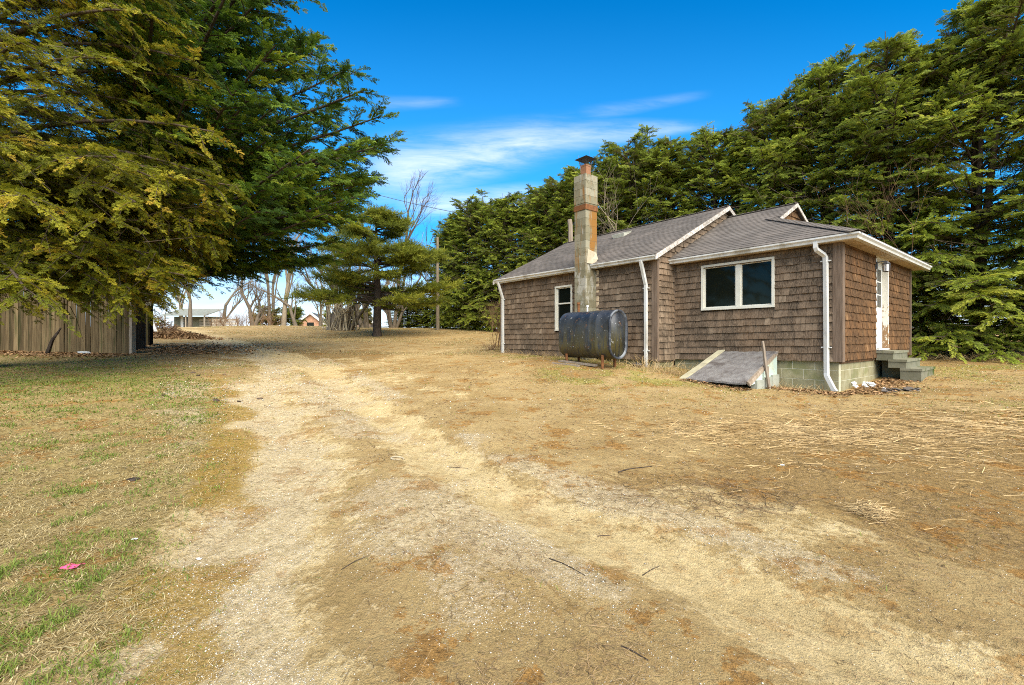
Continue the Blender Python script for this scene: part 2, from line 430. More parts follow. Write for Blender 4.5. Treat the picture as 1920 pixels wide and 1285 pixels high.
def masks(x, y):
    n1 = fnoise(x, y, 1.6, 0); n2 = fnoise(x, y, .7, 1); n3 = fnoise(x, y, 4.5, 2)
    dl, sl = polyd(x, y, LAWN)
    sdl = dl * sl + (n2 - .5) * .5                    # sign: + on one side
    lawn = ss(-.25, .35, -sdl * LSIGN)
    lawn = np.where(y > 13.3, lawn * ss(17, 14, y), lawn)
    dr, _ = polyd(x, y, TR_R); dL, _ = polyd(x, y, TR_L); drd, _ = polyd(x, y, ROAD); db, _ = polyd(x, y, BRANCH)
    sand = .95 * ss(.6, .1, dr + (n2 - .5) * .5)
    sand = np.maximum(sand, .8 * ss(.95, .25, drd + (n1 - .5) * .8)); sand = np.maximum(sand,   .5 * ss(.9, .15, db + (n1 - .5) * .6))
    sand = np.maximum(sand, .75 * ss(.95, .15, dL + (n2 - .5) * .8))
    sand = np.maximum(sand, .55 * ss(.54, .68, n1) * ss(3.6, 1.2, dr))
    gravel = np.maximum(ss(.55, .1, dL + (n2 - .5) * .5), .9 * ss(.35, .1, np.abs(dr - .55) + (n2 - .5) * .4) * ss(.42, .56, n1))
    gravel = np.maximum(gravel, .75 * ss(1.0, .3, np.abs(dL - .95) + (n2 - .5)) * ss(.45, .6, n1))
    edge = ss(.5, .0, np.abs(sdl + .02)) * ss(.25, .5, n2) * ss(13, 7, y)
    # greener, mossy patches: near the tank, at the right and on the berm
    gx = np.array([2.2, 9, 12.5, -6.5, -9, -9, 9.5, -5]); gy = np.array([9.6, 6.8, 10.2, 10.5, 8.6, 34, 9.6, 5]); gr = np.array([1.8, 2.4, 2.6, 3, 3, 8, 1.6, 2.2]); ga = np.array([1.1, .65, 1.2, .8, .9, .6, .6, .4])
    green = np.zeros_like(x)
    for a, b, c, d in zip(gx, gy, gr, ga): green = np.maximum(green, d * np.exp(-((x - a) ** 2 + (y - b) ** 2) / c ** 2))
    # strip along the front of the house
    vv = (x - HC[0]) * HB[0] + (y - HC[1]) * HB[1]; uu = (x - HC[0]) * HA[0] + (y - HC[1]) * HA[1]
    green = np.maximum(green, .7 * ss(-2.8, -1.2, vv) * ss(-.2, .8, uu) * ss(10, 8.5, uu))
    green = green * ss(.35, .6, n2 * .5 + n1 * .5) * (1 - sand)
    # brown dirt / litter on the right and under trees
    dark = .9 * ss(.42, .62, n3) * ss(-.5, 1.0, x) * (1 - sand)
    dark = np.maximum(dark, .8 * ss(.5, .62, n1) * (1 - sand) * ss(5, 2, np.abs(dr)))
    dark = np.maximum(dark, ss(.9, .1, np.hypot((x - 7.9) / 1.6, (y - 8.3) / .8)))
    for a, b, c, d in ((3.2, 3.9, 1.1, .85), (4.7, 3.7, 1.0, .8), (1.5, 4.5, .8, .7), (6.2, 4.6, 1.2, .7)): dark = np.maximum(dark, d * np.exp(-((x - a) ** 2 / c ** 2 + (y - b) ** 2 / (c * .45) ** 2)) * ss(.25, .6, n2 + .3 * n1) * (1 - sand))
    mid = ss(.3, .6, dr) * ss(.35, .75, dL) * ss(2.2, 1.4, dr) * ss(1.8, 1.3, dL) * ss(2.6, 4, y) * ss(15, 12, y) * ss(.25, .5, n2)
    dark = np.maximum(dark, .75 * mid * (1 - .8 * sand))
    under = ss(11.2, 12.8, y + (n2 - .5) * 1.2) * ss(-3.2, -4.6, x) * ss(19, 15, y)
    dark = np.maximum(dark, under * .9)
    return dict(sand=sand, gravel=gravel, lawn=lawn, edge=edge, green=green, dark=np.clip(dark, 0, 1), dl=sdl, dr=dr, dL=dL)


_d, _s = polyd(np.array([-4.0]), np.array([4.0]), LAWN); LSIGN = -float(_s[0])


def axis(lo, hi, step, far, grow=1.35):
    a = list(np.arange(lo, hi + step * .5, step)); s = step; x = a[-1]
    while x < far: s *= grow; x += s; a.append(x)
    s = step; x = a[0]; b = []
    while x > -far: s *= grow; x -= s; b.append(x)
    return np.array(b[::-1] + a)


def ground_mat():
    q = NT('sandy_ground'); P = q.n('ShaderNodeNewGeometry').outputs['Position']
    A = q.attrc('mask_a'); B = q.attrc('mask_b')
    f1 = q.noise(P, 5, 9, .72); f2 = q.noise(P, 24, 7, .75); f3 = q.noise(P, 120, 4, .7); f4 = q.noise(P, 1.3, 8, .7)
    def rotated(ang, sx, sy):
        mp = q.n('ShaderNodeMapping'); q.put(mp.inputs[0], P); mp.inputs['Rotation'].default_value = (0, 0, ang)
        m2 = q.n('ShaderNodeMapping'); q.put(m2.inputs[0], mp.outputs[0]); m2.inputs['Scale'].default_value = (sx, sy, 1); return m2.outputs[0]
    sr = q.noise(rotated(rad(53), 1.6, 15), 1.3, 7, .7); sl = q.noise(rotated(rad(-84), 1.6, 15), 1.3, 7, .7)
    px = q.n('ShaderNodeSeparateXYZ', i_0=P).outputs
    st = q.mix(q.step(px[0], -.6, .3), sl, sr)
    st = q.n('ShaderNodeSeparateColor', i_0=st).outputs[0]
    jit = q.math('ADD', q.math('MULTIPLY_ADD', f1, 1.1, q.math('MULTIPLY_ADD', f2, .9, -1.45)), q.math('MULTIPLY_ADD', st, .9, 0))
    def m(x, lo=.4, hi=.62, k=1.0, j=1.15): return q.math('MULTIPLY', q.step(q.math('ADD', x, q.math('MULTIPLY', jit, j)), lo, hi), k)
    col = q.mix(q.step(f4, .35, .65), (.345, .234, .094), (.45, .32, .142))
    col = q.mix(q.math('MULTIPLY', q.step(q.math('ADD', q.math('MULTIPLY', f2, .5), q.math('MULTIPLY', f1, .5)), .47, .6), .6), col, (.29, .18, .07))
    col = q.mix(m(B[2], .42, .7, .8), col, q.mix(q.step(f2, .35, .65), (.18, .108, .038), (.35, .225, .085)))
    col = q.mix(m(A[2], .4, .62, .85), col, q.mix(q.step(f2, .35, .65), (.2, .135, .045), (.44, .33, .13)))
    col = q.mix(m(A[0], .42, .66, .92), col, q.mix(q.step(f1, .3, .7), (.49, .36, .165), (.66, .505, .255)))
    col = q.mix(m(A[1], .45, .75, .6), col, q.mix(q.step(f2, .35, .65), (.4, .3, .155), (.62, .5, .31)))
    col = q.mix(m(B[0], .5, .7, .75), col, q.mix(f2, (.25, .145, .02), (.39, .24, .042)))
    col = q.mix(m(B[1], .42, .68, .7), col, q.mix(q.step(f2, .3, .7), (.17, .165, .028), (.36, .315, .075)))
    col = q.mix(q.math('MULTIPLY', q.step(q.math('ADD', q.math('MULTIPLY', st, .6), q.math('MULTIPLY', f2, .4)), .5, .62), .4), col, (.24, .15, .06))
    pt = q.math('MULTIPLY', q.step(q.math('ADD', q.noise(P, 2.1, 8, .72), q.math('MULTIPLY', f2, .12)), .61, .635), q.math('MULTIPLY_ADD', A[0], -.5, .8))
    col = q.mix(pt, col, q.mix(q.step(f2, .35, .65), (.2, .095, .025), (.38, .2, .055)))
    # specks: grit and dark crumbs
    v1 = q.vor(P, 90); v2 = q.vor(P, 38)
    sp = q.math('MULTIPLY', q.step(v1, .24, .12), q.step(q.math('ADD', f1, q.math('MULTIPLY', A[1], .3)), .5, .66))
    col = q.mix(q.math('MULTIPLY', sp, .8), col, (.75, .68, .56))
    sp2 = q.math('MULTIPLY', q.step(v2, .22, .1), q.step(q.noise(P, 4.3, 5, .7), .48, .62))
    col = q.mix(q.math('MULTIPLY', sp2, .75), col, (.1, .06, .024))
    k = q.math('ADD', q.math('MULTIPLY', f3, 1.5), q.math('MULTIPLY_ADD', f2, 1.0, -.25))
    col = q.mix(.85, col, q.n('ShaderNodeCombineColor', i_0=k, i_1=k, i_2=k).outputs[0], 'MULTIPLY')
    h = q.math('ADD', q.math('MULTIPLY', f1, .8), q.math('ADD', q.math('MULTIPLY', f2, .5), q.math('ADD', q.math('MULTIPLY', f3, .2), q.math('MULTIPLY', st, .5))))
    q.bump(h, .9, .07)
    return q.set(col, .95, .05)


def build_ground():
    X = axis(-9, 9, .1, 420, 1.12); Y = axis(.9, 17, .1, 420, 1.1)
    xx, yy = np.meshgrid(X, Y, indexing='ij'); z = terrain(xx, yy)
    mk = masks(xx, yy)
    near = ss(30, 12, np.hypot(xx, yy))
    z = z + near * ((fnoise(xx, yy, .5, 3) - .5) * .05 + (fnoise(xx, yy, 1.9, 1) - .5) * .08) - .06 * near * ss(.5, .1, mk['dr']) - .05 * near * ss(.6, .1, mk['dL'])
    nx, ny = xx.shape
    V = np.stack([xx, yy, z], -1).reshape(-1, 3)
    i = np.arange(nx - 1)[:, None] * ny + np.arange(ny - 1)[None]
    Fc = np.stack([i, i + ny, i + ny + 1, i + 1], -1).reshape(-1, 4)
    mb = MB(); mb.add(V, Fc)
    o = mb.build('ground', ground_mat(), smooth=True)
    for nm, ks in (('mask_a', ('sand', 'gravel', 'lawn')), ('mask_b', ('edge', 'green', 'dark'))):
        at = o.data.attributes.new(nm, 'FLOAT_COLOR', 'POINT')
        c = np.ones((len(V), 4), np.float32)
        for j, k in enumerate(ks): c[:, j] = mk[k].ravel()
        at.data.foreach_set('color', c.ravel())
    tag(o, 'sandy yard with two worn wheel tracks, dry lawn at left and a low rise beyond', 'ground', kind='structure')


build_ground()

# ------------------------------------------------------------------ the house, in its own frame: x = into the house (v), y = along the front (u)
UJ, VJ, UL = 3.494, -.736, 9.643
house = empty('house', (HC[0], HC[1], 0), 'small weathered brown shingled house with white gutters, block foundation and tall block chimney', 'house', rz=TH)


def H2W(v, u): return HC + v * HB + u * HA


def hz(v, u):
    p = H2W(v, u); return tz(p[0], p[1])


def shingles(mb, fn, s0, s1, z0, z1, course=.148, wmin=.08, wmax=.18, thick=.042, top=None, srange=None, holes=(), sag=None, jitter=.005, back=True, lap=.05, tb=None):
    n = int(math.ceil((z1 - z0) / course - .01))
    for k in range(n):
        zb = z0 + k * course; zt = min(zb + course + lap, z1 + .01)
        a, b = (s0, s1) if srange is None else srange(zb + course * .5)
        if b - a < .03: continue
        s = a - R.uniform(0, wmin)
        rt = R.uniform(-.14, .14)
        while s < b - 1e-4:
            w = R.uniform(wmin, wmax); sa, sb = max(s, a), min(s + w, b); s += w
            if sb - sa < .012: continue
            segs = [(sa, sb)]
            for (ha, hb, hz0, hz1) in holes:
                if zb + course * .55 > hz0 and zb + course * .45 < hz1:
                    ns = []
                    for p, q in segs:
                        if q <= ha or p >= hb: ns.append((p, q))
                        else:
                            if p < ha: ns.append((p, ha))
                            if q > hb: ns.append((hb, q))
                    segs = ns
            t = min(1, max(0, R.gauss(.5, .2) + rt)) if tb is None else min(1, max(0, R.gauss(tb, .16) + rt))
            for p, q in segs:
                if q - p < .012: continue
                g = .0022; dz = R.uniform(-jitter, jitter) * (1 if k else .4) - (.03 * R.random() if R.random() < .03 else 0)
                z_b = zb + dz; zt_p, zt_q = zt, zt
                if top: zt_p, zt_q = min(zt, top(p)), min(zt, top(q))
                if max(zt_p, zt_q) < z_b + .02: continue
                zt_p = max(zt_p, z_b + .004); zt_q = max(zt_q, z_b + .004)
                sg = (lambda x: sag(x) * (1 - (zb - z0) / (z1 - z0))) if sag else (lambda x: 0)
                o = thick * R.uniform(.8, 1.25); o2 = thick * .2
                mb.hexa([fn(p + g, z_b + sg(p), -.004), fn(q - g, z_b + sg(q), -.004), fn(q - g, z_b + sg(q), o), fn(p + g, z_b + sg(p), o),
                         fn(p + g, zt_p + sg(p), -.004), fn(q - g, zt_q + sg(q), -.004), fn(q - g, zt_q + sg(q), o2), fn(p + g, zt_p + sg(p), o2)], t)


RK = .497; RR = .508


def main_top(v): return 2.94 + RK * ((v + 1.03) if v < 2.52 else (6.07 - v)) - .07


WIN = (1.145, 2.753, 1.636, 2.69)
WIN2 = (6.25, 6.95, 1.2, 2.52)
DOOR = (2.3, 3.31, .72, 2.84)
sagR = lambda s: -.095 * s / 3.494
# --- walls
m = MB(); shingles(m, lambda s, z, o: (-o, s, z), .11, UJ - .02, .555, 2.80, holes=[WIN], sag=sagR)
m.add([(.066, 0, .5), (.066, UJ, .4), (.066, UJ, 2.8), (.066, 0, 2.8)], [[0, 1, 2, 3]], 0.1); m.build('wall', MT['shingle'], house)
m = MB(); shingles(m, lambda s, z, o: (s, -o, z), .1, 5.36, .555, 2.80, holes=[DOOR], course=.157, wmin=.08, wmax=.17, jitter=.006, thick=.03)
m.add([(0, .004, .5), (DOOR[0], .004, .5), (DOOR[0], .004, 2.8), (0, .004, 2.8)], [[0, 1, 2, 3]], .1)
m.add([(DOOR[1], .004, .5), (5.46, .004, .5), (5.46, .004, 2.8), (DOOR[1], .004, 2.8)], [[0, 1, 2, 3]], .1)
m.build('wall', MT['shingle_brown'], house)['label'] = 'end wall of darker red-brown shingles'
m = MB(); shingles(m, lambda s, z, o: (s, UJ - o, z), VJ, -.02, .45, 3.4, top=lambda s: main_top(s) - .02, tb=.75)
shingles(m, lambda s, z, o: (s, UJ - o, z), 0, 5.8, 2.85, 4.75, top=lambda s: main_top(s) - .02, tb=.7)
m.add([(VJ, UJ + .004, .4), (5.8, UJ + .004, .4), (5.8, UJ + .004, 2.85), (2.52, UJ + .004, 4.6), (VJ, UJ + .004, 2.95)], [[0, 1, 2, 3, 4]], .1)
m.build('wall', MT['shingle'], house)
m = MB(); shingles(m, lambda s, z, o: (VJ - o, s, z), UJ + .11, UL - .1, .45, 2.86, holes=[WIN2], course=.168)
m.add([(VJ + .066, UJ, .4), (VJ + .066, UL, .4), (VJ + .066, UL, 2.9), (VJ + .066, UJ, 2.9)], [[0, 1, 2, 3]], .1); m.build('wall', MT['shingle'], house)
m = MB(); shingles(m, lambda s, z, o: (s, UL + o, z), VJ, 5.8, .5, 4.7, top=lambda s: main_top(s) - .02)
m.add([(VJ, UL - .004, .4), (5.8, UL - .004, .4), (5.8, UL - .004, 2.85), (2.52, UL - .004, 4.6), (VJ, UL - .004, 2.95)], [[0, 1, 2, 3, 4]], .1); m.build('wall', MT['shingle'], house)
m = MB(); shingles(m, lambda s, z, o: (5.46 + o, s, z), .1, UJ, .555, 2.8); shingles(m, lambda s, z, o: (5.8 + o, s, z), UJ, UL, .5, 2.86)
m.add([(5.456, 0, .5), (5.456, UJ, .5), (5.456, UJ, 2.8), (5.456, 0, 2.8)], [[0, 1, 2, 3]], .1); m.add([(5.79, UJ, .5), (5.79, UL, .5), (5.79, UL, 2.8), (5.79, UJ, 2.8)], [[0, 1, 2, 3]], .1)
m.build('wall', MT['shingle'], house)
# --- corner boards
for bx in [[((-.045, -.045, .535), (.0, .115, 2.80)), ((.0005, -.046, .535), (.1, 0, 2.80))],
           [((5.36, -.045, .535), (5.46, 0, 2.8))],
           [((VJ - .045, UJ - .045, .43), (VJ, UJ + .115, 2.93)), ((VJ + .0005, UJ - .046, .43), (VJ + .03, UJ, 2.95))],
           [((VJ - .045, UL - .1, .45), (VJ, UL + .03, 2.93))]]:
    m = MB()
    for a, b in bx: m.box(a, b, R.uniform(.3, .7))
    m.build('corner_board', MT['board'], house)
m = MB(); m.tube([(-.03, UJ - .035, .42), (-.03, UJ - .035, 2.78)], .014, 6); m.build('corner_trim', MT['board'], house)
m = MB()
for k in range(15): m.box((VJ - .035, 5.27, 1.0 + .122 * k), (VJ, 5.355, 1.0 + .122 * k + .114), R.uniform(.4, .9))
m.build('chimney_trim', mottled('pale_trim_shingle', (.42, .31, .19), (.5, .39, .25), 4, .85, .1, (5, 5, 1), .3), house)

# --- foundation of blocks
m = MB()
def blocks(fn, s0, s1, ztop, n, tint=.5, L=.4):
    for k in range(n):
        s = s0 - (0 if k % 2 == 0 else L / 2)
        while s < s1 - .01:
            a, b = max(s, s0), min(s + L, s1); s += L
            if b - a < .02: continue
            z1 = ztop - .2 * k
            p = [fn(a + .009, z1 - .187, -.12), fn(b - .009, z1 - .187, -.12), fn(b - .009, z1 - .187, .0), fn(a + .009, z1 - .187, .0)]
            q = [fn(a + .009, z1 - .001, -.12), fn(b - .009, z1 - .001, -.12), fn(b - .009, z1 - .001, .0), fn(a + .009, z1 - .001, .0)]
            m.hexa(p + q, R.uniform(.25, .75), 0)
    p = [fn(s0, ztop - .2 * n, -.1), fn(s1, ztop - .2 * n, -.1), fn(s1, ztop - .2 * n, -.005), fn(s0, ztop - .2 * n, -.005)]
    q = [fn(s0, ztop, -.1), fn(s1, ztop, -.1), fn(s1, ztop, -.005), fn(s0, ztop, -.005)]
    m.hexa(p + q, .5, 1)
blocks(lambda s, z, o: (.035 - o, s, z), .035, UJ, .56, 5)
blocks(lambda s, z, o: (s, .035 - o, z), .165, 5.4, .56, 4)
blocks(lambda s, z, o: (VJ + .035 - o, s, z), UJ + .04, UL - .05, .47, 4)
blocks(lambda s, z, o: (s, UJ + .035 - o, z), VJ + .16, .03, .47, 4)
m.box((VJ + .2, UL - .3, -.3), (5.7, UL - .05, .47)); m.box((5.2, .2, -.3), (5.4, UJ, .5))
m.build('foundation', [MT['block'], MT['mortar']], house)

# --- roofs
def slope_fn(v0, z0, k, sign=1):
    c = 1 / math.hypot(1, k); s_ = k * c
    return lambda s, t, o: (v0 + sign * (t * c) - sign * o * s_, s, z0 + t * s_ + o * c), c, s_
m = MB()
def slab(pts, th=.05):
    pts = np.array(pts, float); n = np.cross(pts[1] - pts[0], pts[2] - pts[0]); n /= np.linalg.norm(n)
    if n[2] < 0: n = -n
    k = len(pts); m.add(np.concatenate([pts - n * .006, pts - n * th]), [list(range(k)), list(range(k, 2 * k))[::-1]] + [[i, (i + 1) % k, k + (i + 1) % k, k + i] for i in range(k)], .3)
def roof(fn, t1, s0, s1, srange=None):
    shingles(m, fn, s0, s1, 0, t1, course=.135, wmin=.22, wmax=.33, thick=.012, srange=srange, jitter=.004, lap=.04)
# main, front and back
fn, c_, s_ = slope_fn(-1.0, 2.955, RK); LM = 3.52 / c_
roof(fn, LM, 3.344, 9.75); slab([(-1.0, 3.344, 2.955), (-1.0, 9.75, 2.955), (2.52, 9.75, 2.955 + 3.52 * RK), (2.52, 3.344, 2.955 + 3.52 * RK)])
fn, _, _ = slope_fn(6.04, 2.955, RK, -1); roof(fn, LM, 3.344, 9.75); slab([(6.04, 3.344, 2.955), (6.04, 9.75, 2.955), (2.52, 9.75, 2.955 + 3.52 * RK), (2.52, 3.344, 2.955 + 3.52 * RK)])
roof_main = m.build('roof', MT['roof'], house)
# right wing
m = MB(); EV, EU, EZ = -.285, -.345, 2.912
fn, c2, _ = slope_fn(EV, EZ, RR); HS = 2.278 / 2.018; TOPV = 2.73
fr = lambda t: ((EU + (t * c2) * HS) if EV + t * c2 < 1.71 else 1.70, UJ)
roof(fn, (TOPV - EV) / c2, 0, 0, fr)
zt = EZ + (TOPV - EV) * RR; hv = 1.71; hu = EU + (hv - EV) * HS; hzz = EZ + (hv - EV) * RR
slab([(EV, EU, EZ), (EV, UJ, EZ), (hv, UJ, hzz), (hv, hu, hzz)]); slab([(hv, 1.70, hzz), (hv, UJ, hzz), (TOPV, UJ, zt), (TOPV, 1.70, zt)])
BV = 2 * TOPV - EV
fn, _, _ = slope_fn(BV, EZ, RR, -1); roof(fn, (TOPV - EV) / c2, 0, 0, fr)
slab([(BV, EU, EZ), (BV, UJ, EZ), (BV - hv + EV, UJ, hzz), (BV - hv + EV, hu, hzz)]); slab([(BV - hv + EV, 1.70, hzz), (BV - hv + EV, UJ, hzz), (TOPV, UJ, zt), (TOPV, 1.70, zt)])
kh = (hzz - EZ) / (hu - EU); ch = 1 / math.hypot(1, kh); sh_ = kh * ch
hf = lambda s, t, o: (s, EU + t * ch - o * sh_, EZ + t * sh_ + o * ch)
roof(hf, (1.83 - EU) / ch, 0, 0, lambda t: (EV + t * ch / HS, BV - t * ch / HS))
slab([(EV, EU, EZ), (BV, EU, EZ), (BV - (hu - EU) / HS, hu, hzz), (hv, hu, hzz)])
roof_wing = m.build('roof', MT['roof'], house)
def caps(p, q, parent, name, w=.27, n1=None, n2=None):
    m = MB(); p = np.array(p, float); q = np.array(q, float); L = np.linalg.norm(q - p); d = (q - p) / L; k = int(L / .14)
    up = np.array([0, 0, 1.0]); s = np.cross(d, up); s /= np.linalg.norm(s); u = np.cross(s, d)
    for i in range(k):
        a = p + d * (L / k * i); b = a + d * .2; t = R.uniform(.45, 1)
        for sg in (-1, 1):
            e = s * sg * w / 2 - u * w * .16
            m.hexa([a + u * .022, a + e + u * .022, b + e + u * .006, b + u * .006, a + u * .03, a + e + u * .03, b + e + u * .012, b + u * .012], t)
    return m.build(name, MT['roof'], parent)
caps((hv * 1 + (EV - hv) * 1, EU, EZ + .01), (hv, hu, hzz + .01), roof_wing, 'hip_cap')
caps((BV, EU, EZ + .01), (BV - hv + EV, hu, hzz + .01), roof_wing, 'hip_cap')
caps((TOPV, 1.70, zt), (TOPV, UJ, zt), roof_wing, 'ridge_cap', .24)
caps((2.52, 3.344, 2.955 + 3.52 * RK), (2.52, 9.75, 2.955 + 3.52 * RK), roof_main, 'ridge_cap', .24)
# gablet over the hip
m = MB(); shingles(m, lambda s, z, o: (s, 1.80 - o, z), 1.7, 3.76, 3.8, 4.42, top=lambda s: zt - RR * abs(s - TOPV) - .06, wmin=.08, wmax=.16)
m.add([(1.6, 1.805, 3.8), (3.86, 1.805, 3.8), (TOPV, 1.805, zt - .05)], [[0, 1, 2]], .1); m.build('gable_wall', MT['shingle_brown'], house)
def rake(p, q, u0, w=.022, h=.12):
    m = MB(); n = 8
    for i in range(n):
        a = np.array(p) + (np.array(q) - np.array(p)) * i / n; b = np.array(p) + (np.array(q) - np.array(p)) * (i + 1) / n
        m.hexa([(a[0], u0, a[1] - h), (a[0], u0 + w, a[1] - h), (b[0], u0 + w, b[1] - h), (b[0], u0, b[1] - h), (a[0], u0, a[1]), (a[0], u0 + w, a[1]), (b[0], u0 + w, b[1]), (b[0], u0, b[1])], R.uniform(.35, .8))
    m.build('rake_board', MT['rake'], house)
RZ = 2.955 + 3.52 * RK
rake((-1.03, 2.93), (2.52, RZ - .012), 3.322, h=.11); rake((6.07, 2.93), (2.52, RZ - .012), 3.322, h=.11); rake((-1.03, 2.93), (2.52, RZ - .012), 9.75); rake((6.07, 2.93), (2.52, RZ - .012), 9.75)
rake((1.66, zt - RR * (TOPV - 1.66) - .01), (TOPV, zt - .01), 1.676, h=.09); rake((2 * TOPV - 1.66, zt - RR * (TOPV - 1.66) - .01), (TOPV, zt - .01), 1.676, h=.09)
# --- soffits and gutters
m = MB(); m.box((-.2, -.26, 2.803), (-.001, UJ - .03, 2.815)); m.box((0, -.26, 2.803), (5.9, -.001, 2.815)); m.build('soffit', MT['soffit'], house)
m = MB(); m.box((-.92, UJ - .1, 2.863), (VJ - .002, UL + .1, 2.875)); m.build('soffit', MT['soffit'], house)
GP = [(0, -.1), (.058, -.1), (.068, -.062), (.1, -.03), (.1, 0), (.088, 0), (.088, -.015), (0, -.015)]
def gutter(path, outs):
    m = MB(); m.sweep(GP, path, outs); m.build('gutter', MT['white'], house)
gutter([(-.208, UJ - .03, 2.902), (-.208, -.267, 2.902), (6.0, -.267, 2.89)], [(-1, 0), (-1, -1), (0, -1)])
gutter([(-.93, 5.36, 2.955), (-.93, 3.37, 2.94)], [(-1, 0)] * 2)
gutter([(-.93, 9.74, 2.98), (-.93, 5.775, 2.958)], [(-1, 0)] * 2)
m = MB(); m.box((-.93, 3.37, 2.84), (-.90, 9.74, 2.95)); m.box((-.207, -.24, 2.80), (-.18, UJ - .03, 2.895)); m.box((-.18, -.266, 2.80), (5.98, -.24, 2.885)); m.build('fascia', MT['white'], house)
def downspout(pts, straps):
    m = MB(); m.tube(pts, .048, 4, rot=PI / 4); d = m.build('downspout', MT['white'], house)
    for v, u, z in straps:
        s = MB(); s.box((v - .01, u - .085, z - .012), (v + .03, u + .085, z + .012)); s.build('strap', MT['white'], d)
downspout([(-.25, .33, 2.83), (-.25, .33, 2.72), (-.235, .32, 2.68), (-.10, .24, 2.585), (-.075, .225, 2.54), (-.07, .22, 2.4), (-.07, .205, .32), (-.085, .2, .27), (-.15, .07, .03), (-.16, .03, -.02)], [(-.07, .22, 2.47), (-.07, .21, .81)])
downspout([(-1.0, 3.77, 2.86), (-.99, 3.77, 2.84), (-.83, 3.752, 2.33), (-.81, 3.75, 2.27), (-.81, 3.745, .24)], [(-.81, 3.75, 2.2), (-.81, 3.745, .68)])
downspout([(-1.0, 9.52, 2.89), (-.99, 9.52, 2.87), (-.83, 9.495, 2.4), (-.81, 9.49, 2.33), (-.81, 9.49, .48)], [(-.81, 9.49, 2.3), (-.81, 9.49, .8)])

# --- windows
def window(fn, s0, s1, z0, z1, mull=None, rail=None):
    m = MB(); B = lambda a, b, c, d, o0, o1: m.hexa([fn(a, c, o0), fn(b, c, o0), fn(b, c, o1), fn(a, c, o1), fn(a, d, o0), fn(b, d, o0), fn(b, d, o1), fn(a, d, o1)], R.uniform(.45, .6))
    w = .05
    B(s0, s1, z1 - w, z1, -.06, .063); B(s0, s1, z0, z0 + w, -.06, .066)
    B(s0, s0 + w, z0 + w, z1 - w, -.06, .06); B(s1 - w, s1, z0 + w, z1 - w, -.06, .06)
    cells = [(s0 + w, s1 - w, z0 + w, z1 - w)]
    if mull:
        B(mull - .045, mull + .045, z0 + w, z1 - w, -.06, .03); cells = [(s0 + w, mull - .045, z0 + w, z1 - w), (mull + .045, s1 - w, z0 + w, z1 - w)]
    f = None; panes = []
    for (a, b, c, d) in cells:
        for x in ((a, a + .028, c, d), (b - .028, b, c, d), (a + .028, b - .028, d - .028, d), (a + .028, b - .028, c, c + .028)): B(*x, -.05, .012)
        if rail: B(a + .028, b - .028, rail - .02, rail + .02, -.05, .02)
        panes.append((a + .028, b - .028, c + .028, d - .028))
    f = m.build('window', MT['vinyl'], house)
    for a, b, c, d in panes:
        for (c0, d0) in ([(c, d)] if not rail else [(c, rail - .02), (rail + .02, d)]):
            p = MB(); p.hexa([fn(a, c0, -.03), fn(b, c0, -.03), fn(b, c0, -.022), fn(a, c0, -.022), fn(a, d0, -.03), fn(b, d0, -.03), fn(b, d0, -.022), fn(a, d0, -.022)])
            p.build('pane', MT['pane'], f)
window(lambda s, z, o: (-o, s, z), *WIN, mull=1.905)
window(lambda s, z, o: (VJ - o, s, z), *WIN2, rail=2.0)

# --- door in the end wall
D0, D1, DZ0, DZ1 = DOOR
m = MB(); m.box((D0 - .02, -.022, DZ0), (D0 + .06, .13, DZ1)); m.box((D0 + .06, -.022, DZ1 - .09), (D1 - .06, .13, DZ1)); m.box((D0 + .06, -.05, DZ0), (D1 - .06, .13, DZ0 + .035))
dfm = MB.build(m, 'door_frame', MT['white_plain'], house)
q = NT('peeling_jamb_paint'); v = q.obj((1, 1, .5)); zz = q.n('ShaderNodeSeparateXYZ', i_0=q.n('ShaderNodeTexCoord').outputs['Object']).outputs[2]
pl = q.step(q.math('ADD', q.noise(v, 14, 6, .75), q.math('MULTIPLY', q.math('SUBTRACT', 1.9, zz), .16)), .57, .62)
MT['peel'] = q.set(q.mix(pl, (.68, .64, .54), (.27, .16, .08)), .8, .2)
m = MB(); m.box((D1 - .06, -.022, DZ0), (D1 + .02, .13, DZ1)); m.build('door_jamb', MT['peel'], house)['label'] = 'door jamb with peeling white paint'
m = MB(); m.box((D0 + .06, .085, DZ0 + .035), (D1 - .06, .128, DZ1 - .09))
for a, b, c, d in ((.16, .38, .2, .8), (.46, .68, .2, .8)): m.box((D0 + a, .078, DZ0 + c), (D0 + b, .085, DZ0 + d))
door = m.build('door', MT['white_plain'], house)
m = MB()
for i in range(3):
    for k in range(3): m.box((D0 + .2 + i * .22, .079, DZ0 + .98 + k * .3), (D0 + .39 + i * .22, .0845, DZ0 + 1.25 + k * .3))
m.build('pane', MT['pane'], door)
m = MB(); m.tube([(D0 + .15, .09, DZ0 + .92), (D0 + .15, .04, DZ0 + .92)], [.012, .026], 8); m.build('door_knob', MT['iron'], door)
m = MB(); m.box((D0 - .1, -.06, 2.5), (D0 - .06, -.02, 2.66)); m.bar((D0 - .08, -.05, 2.64), (D0 - .04, -.2, 2.66), .02, .02)
m.tube([(D0 - .04, -.2, 2.66), (D0 - .04, -.2, 2.6), (D0 - .04, -.2, 2.595)], [.02, .075, .075], 6); m.tube([(D0 - .04, -.2, 2.43), (D0 - .04, -.2, 2.42)], [.06, .03], 6)
for k in range(6):
    a = k * PI / 3; m.bar((D0 - .04 + .062 * math.cos(a), -.2 + .062 * math.sin(a), 2.43), (D0 - .04 + .07 * math.cos(a), -.2 + .07 * math.sin(a), 2.6), .008, .008)
lt = m.build('porch_light', MT['iron'], house)
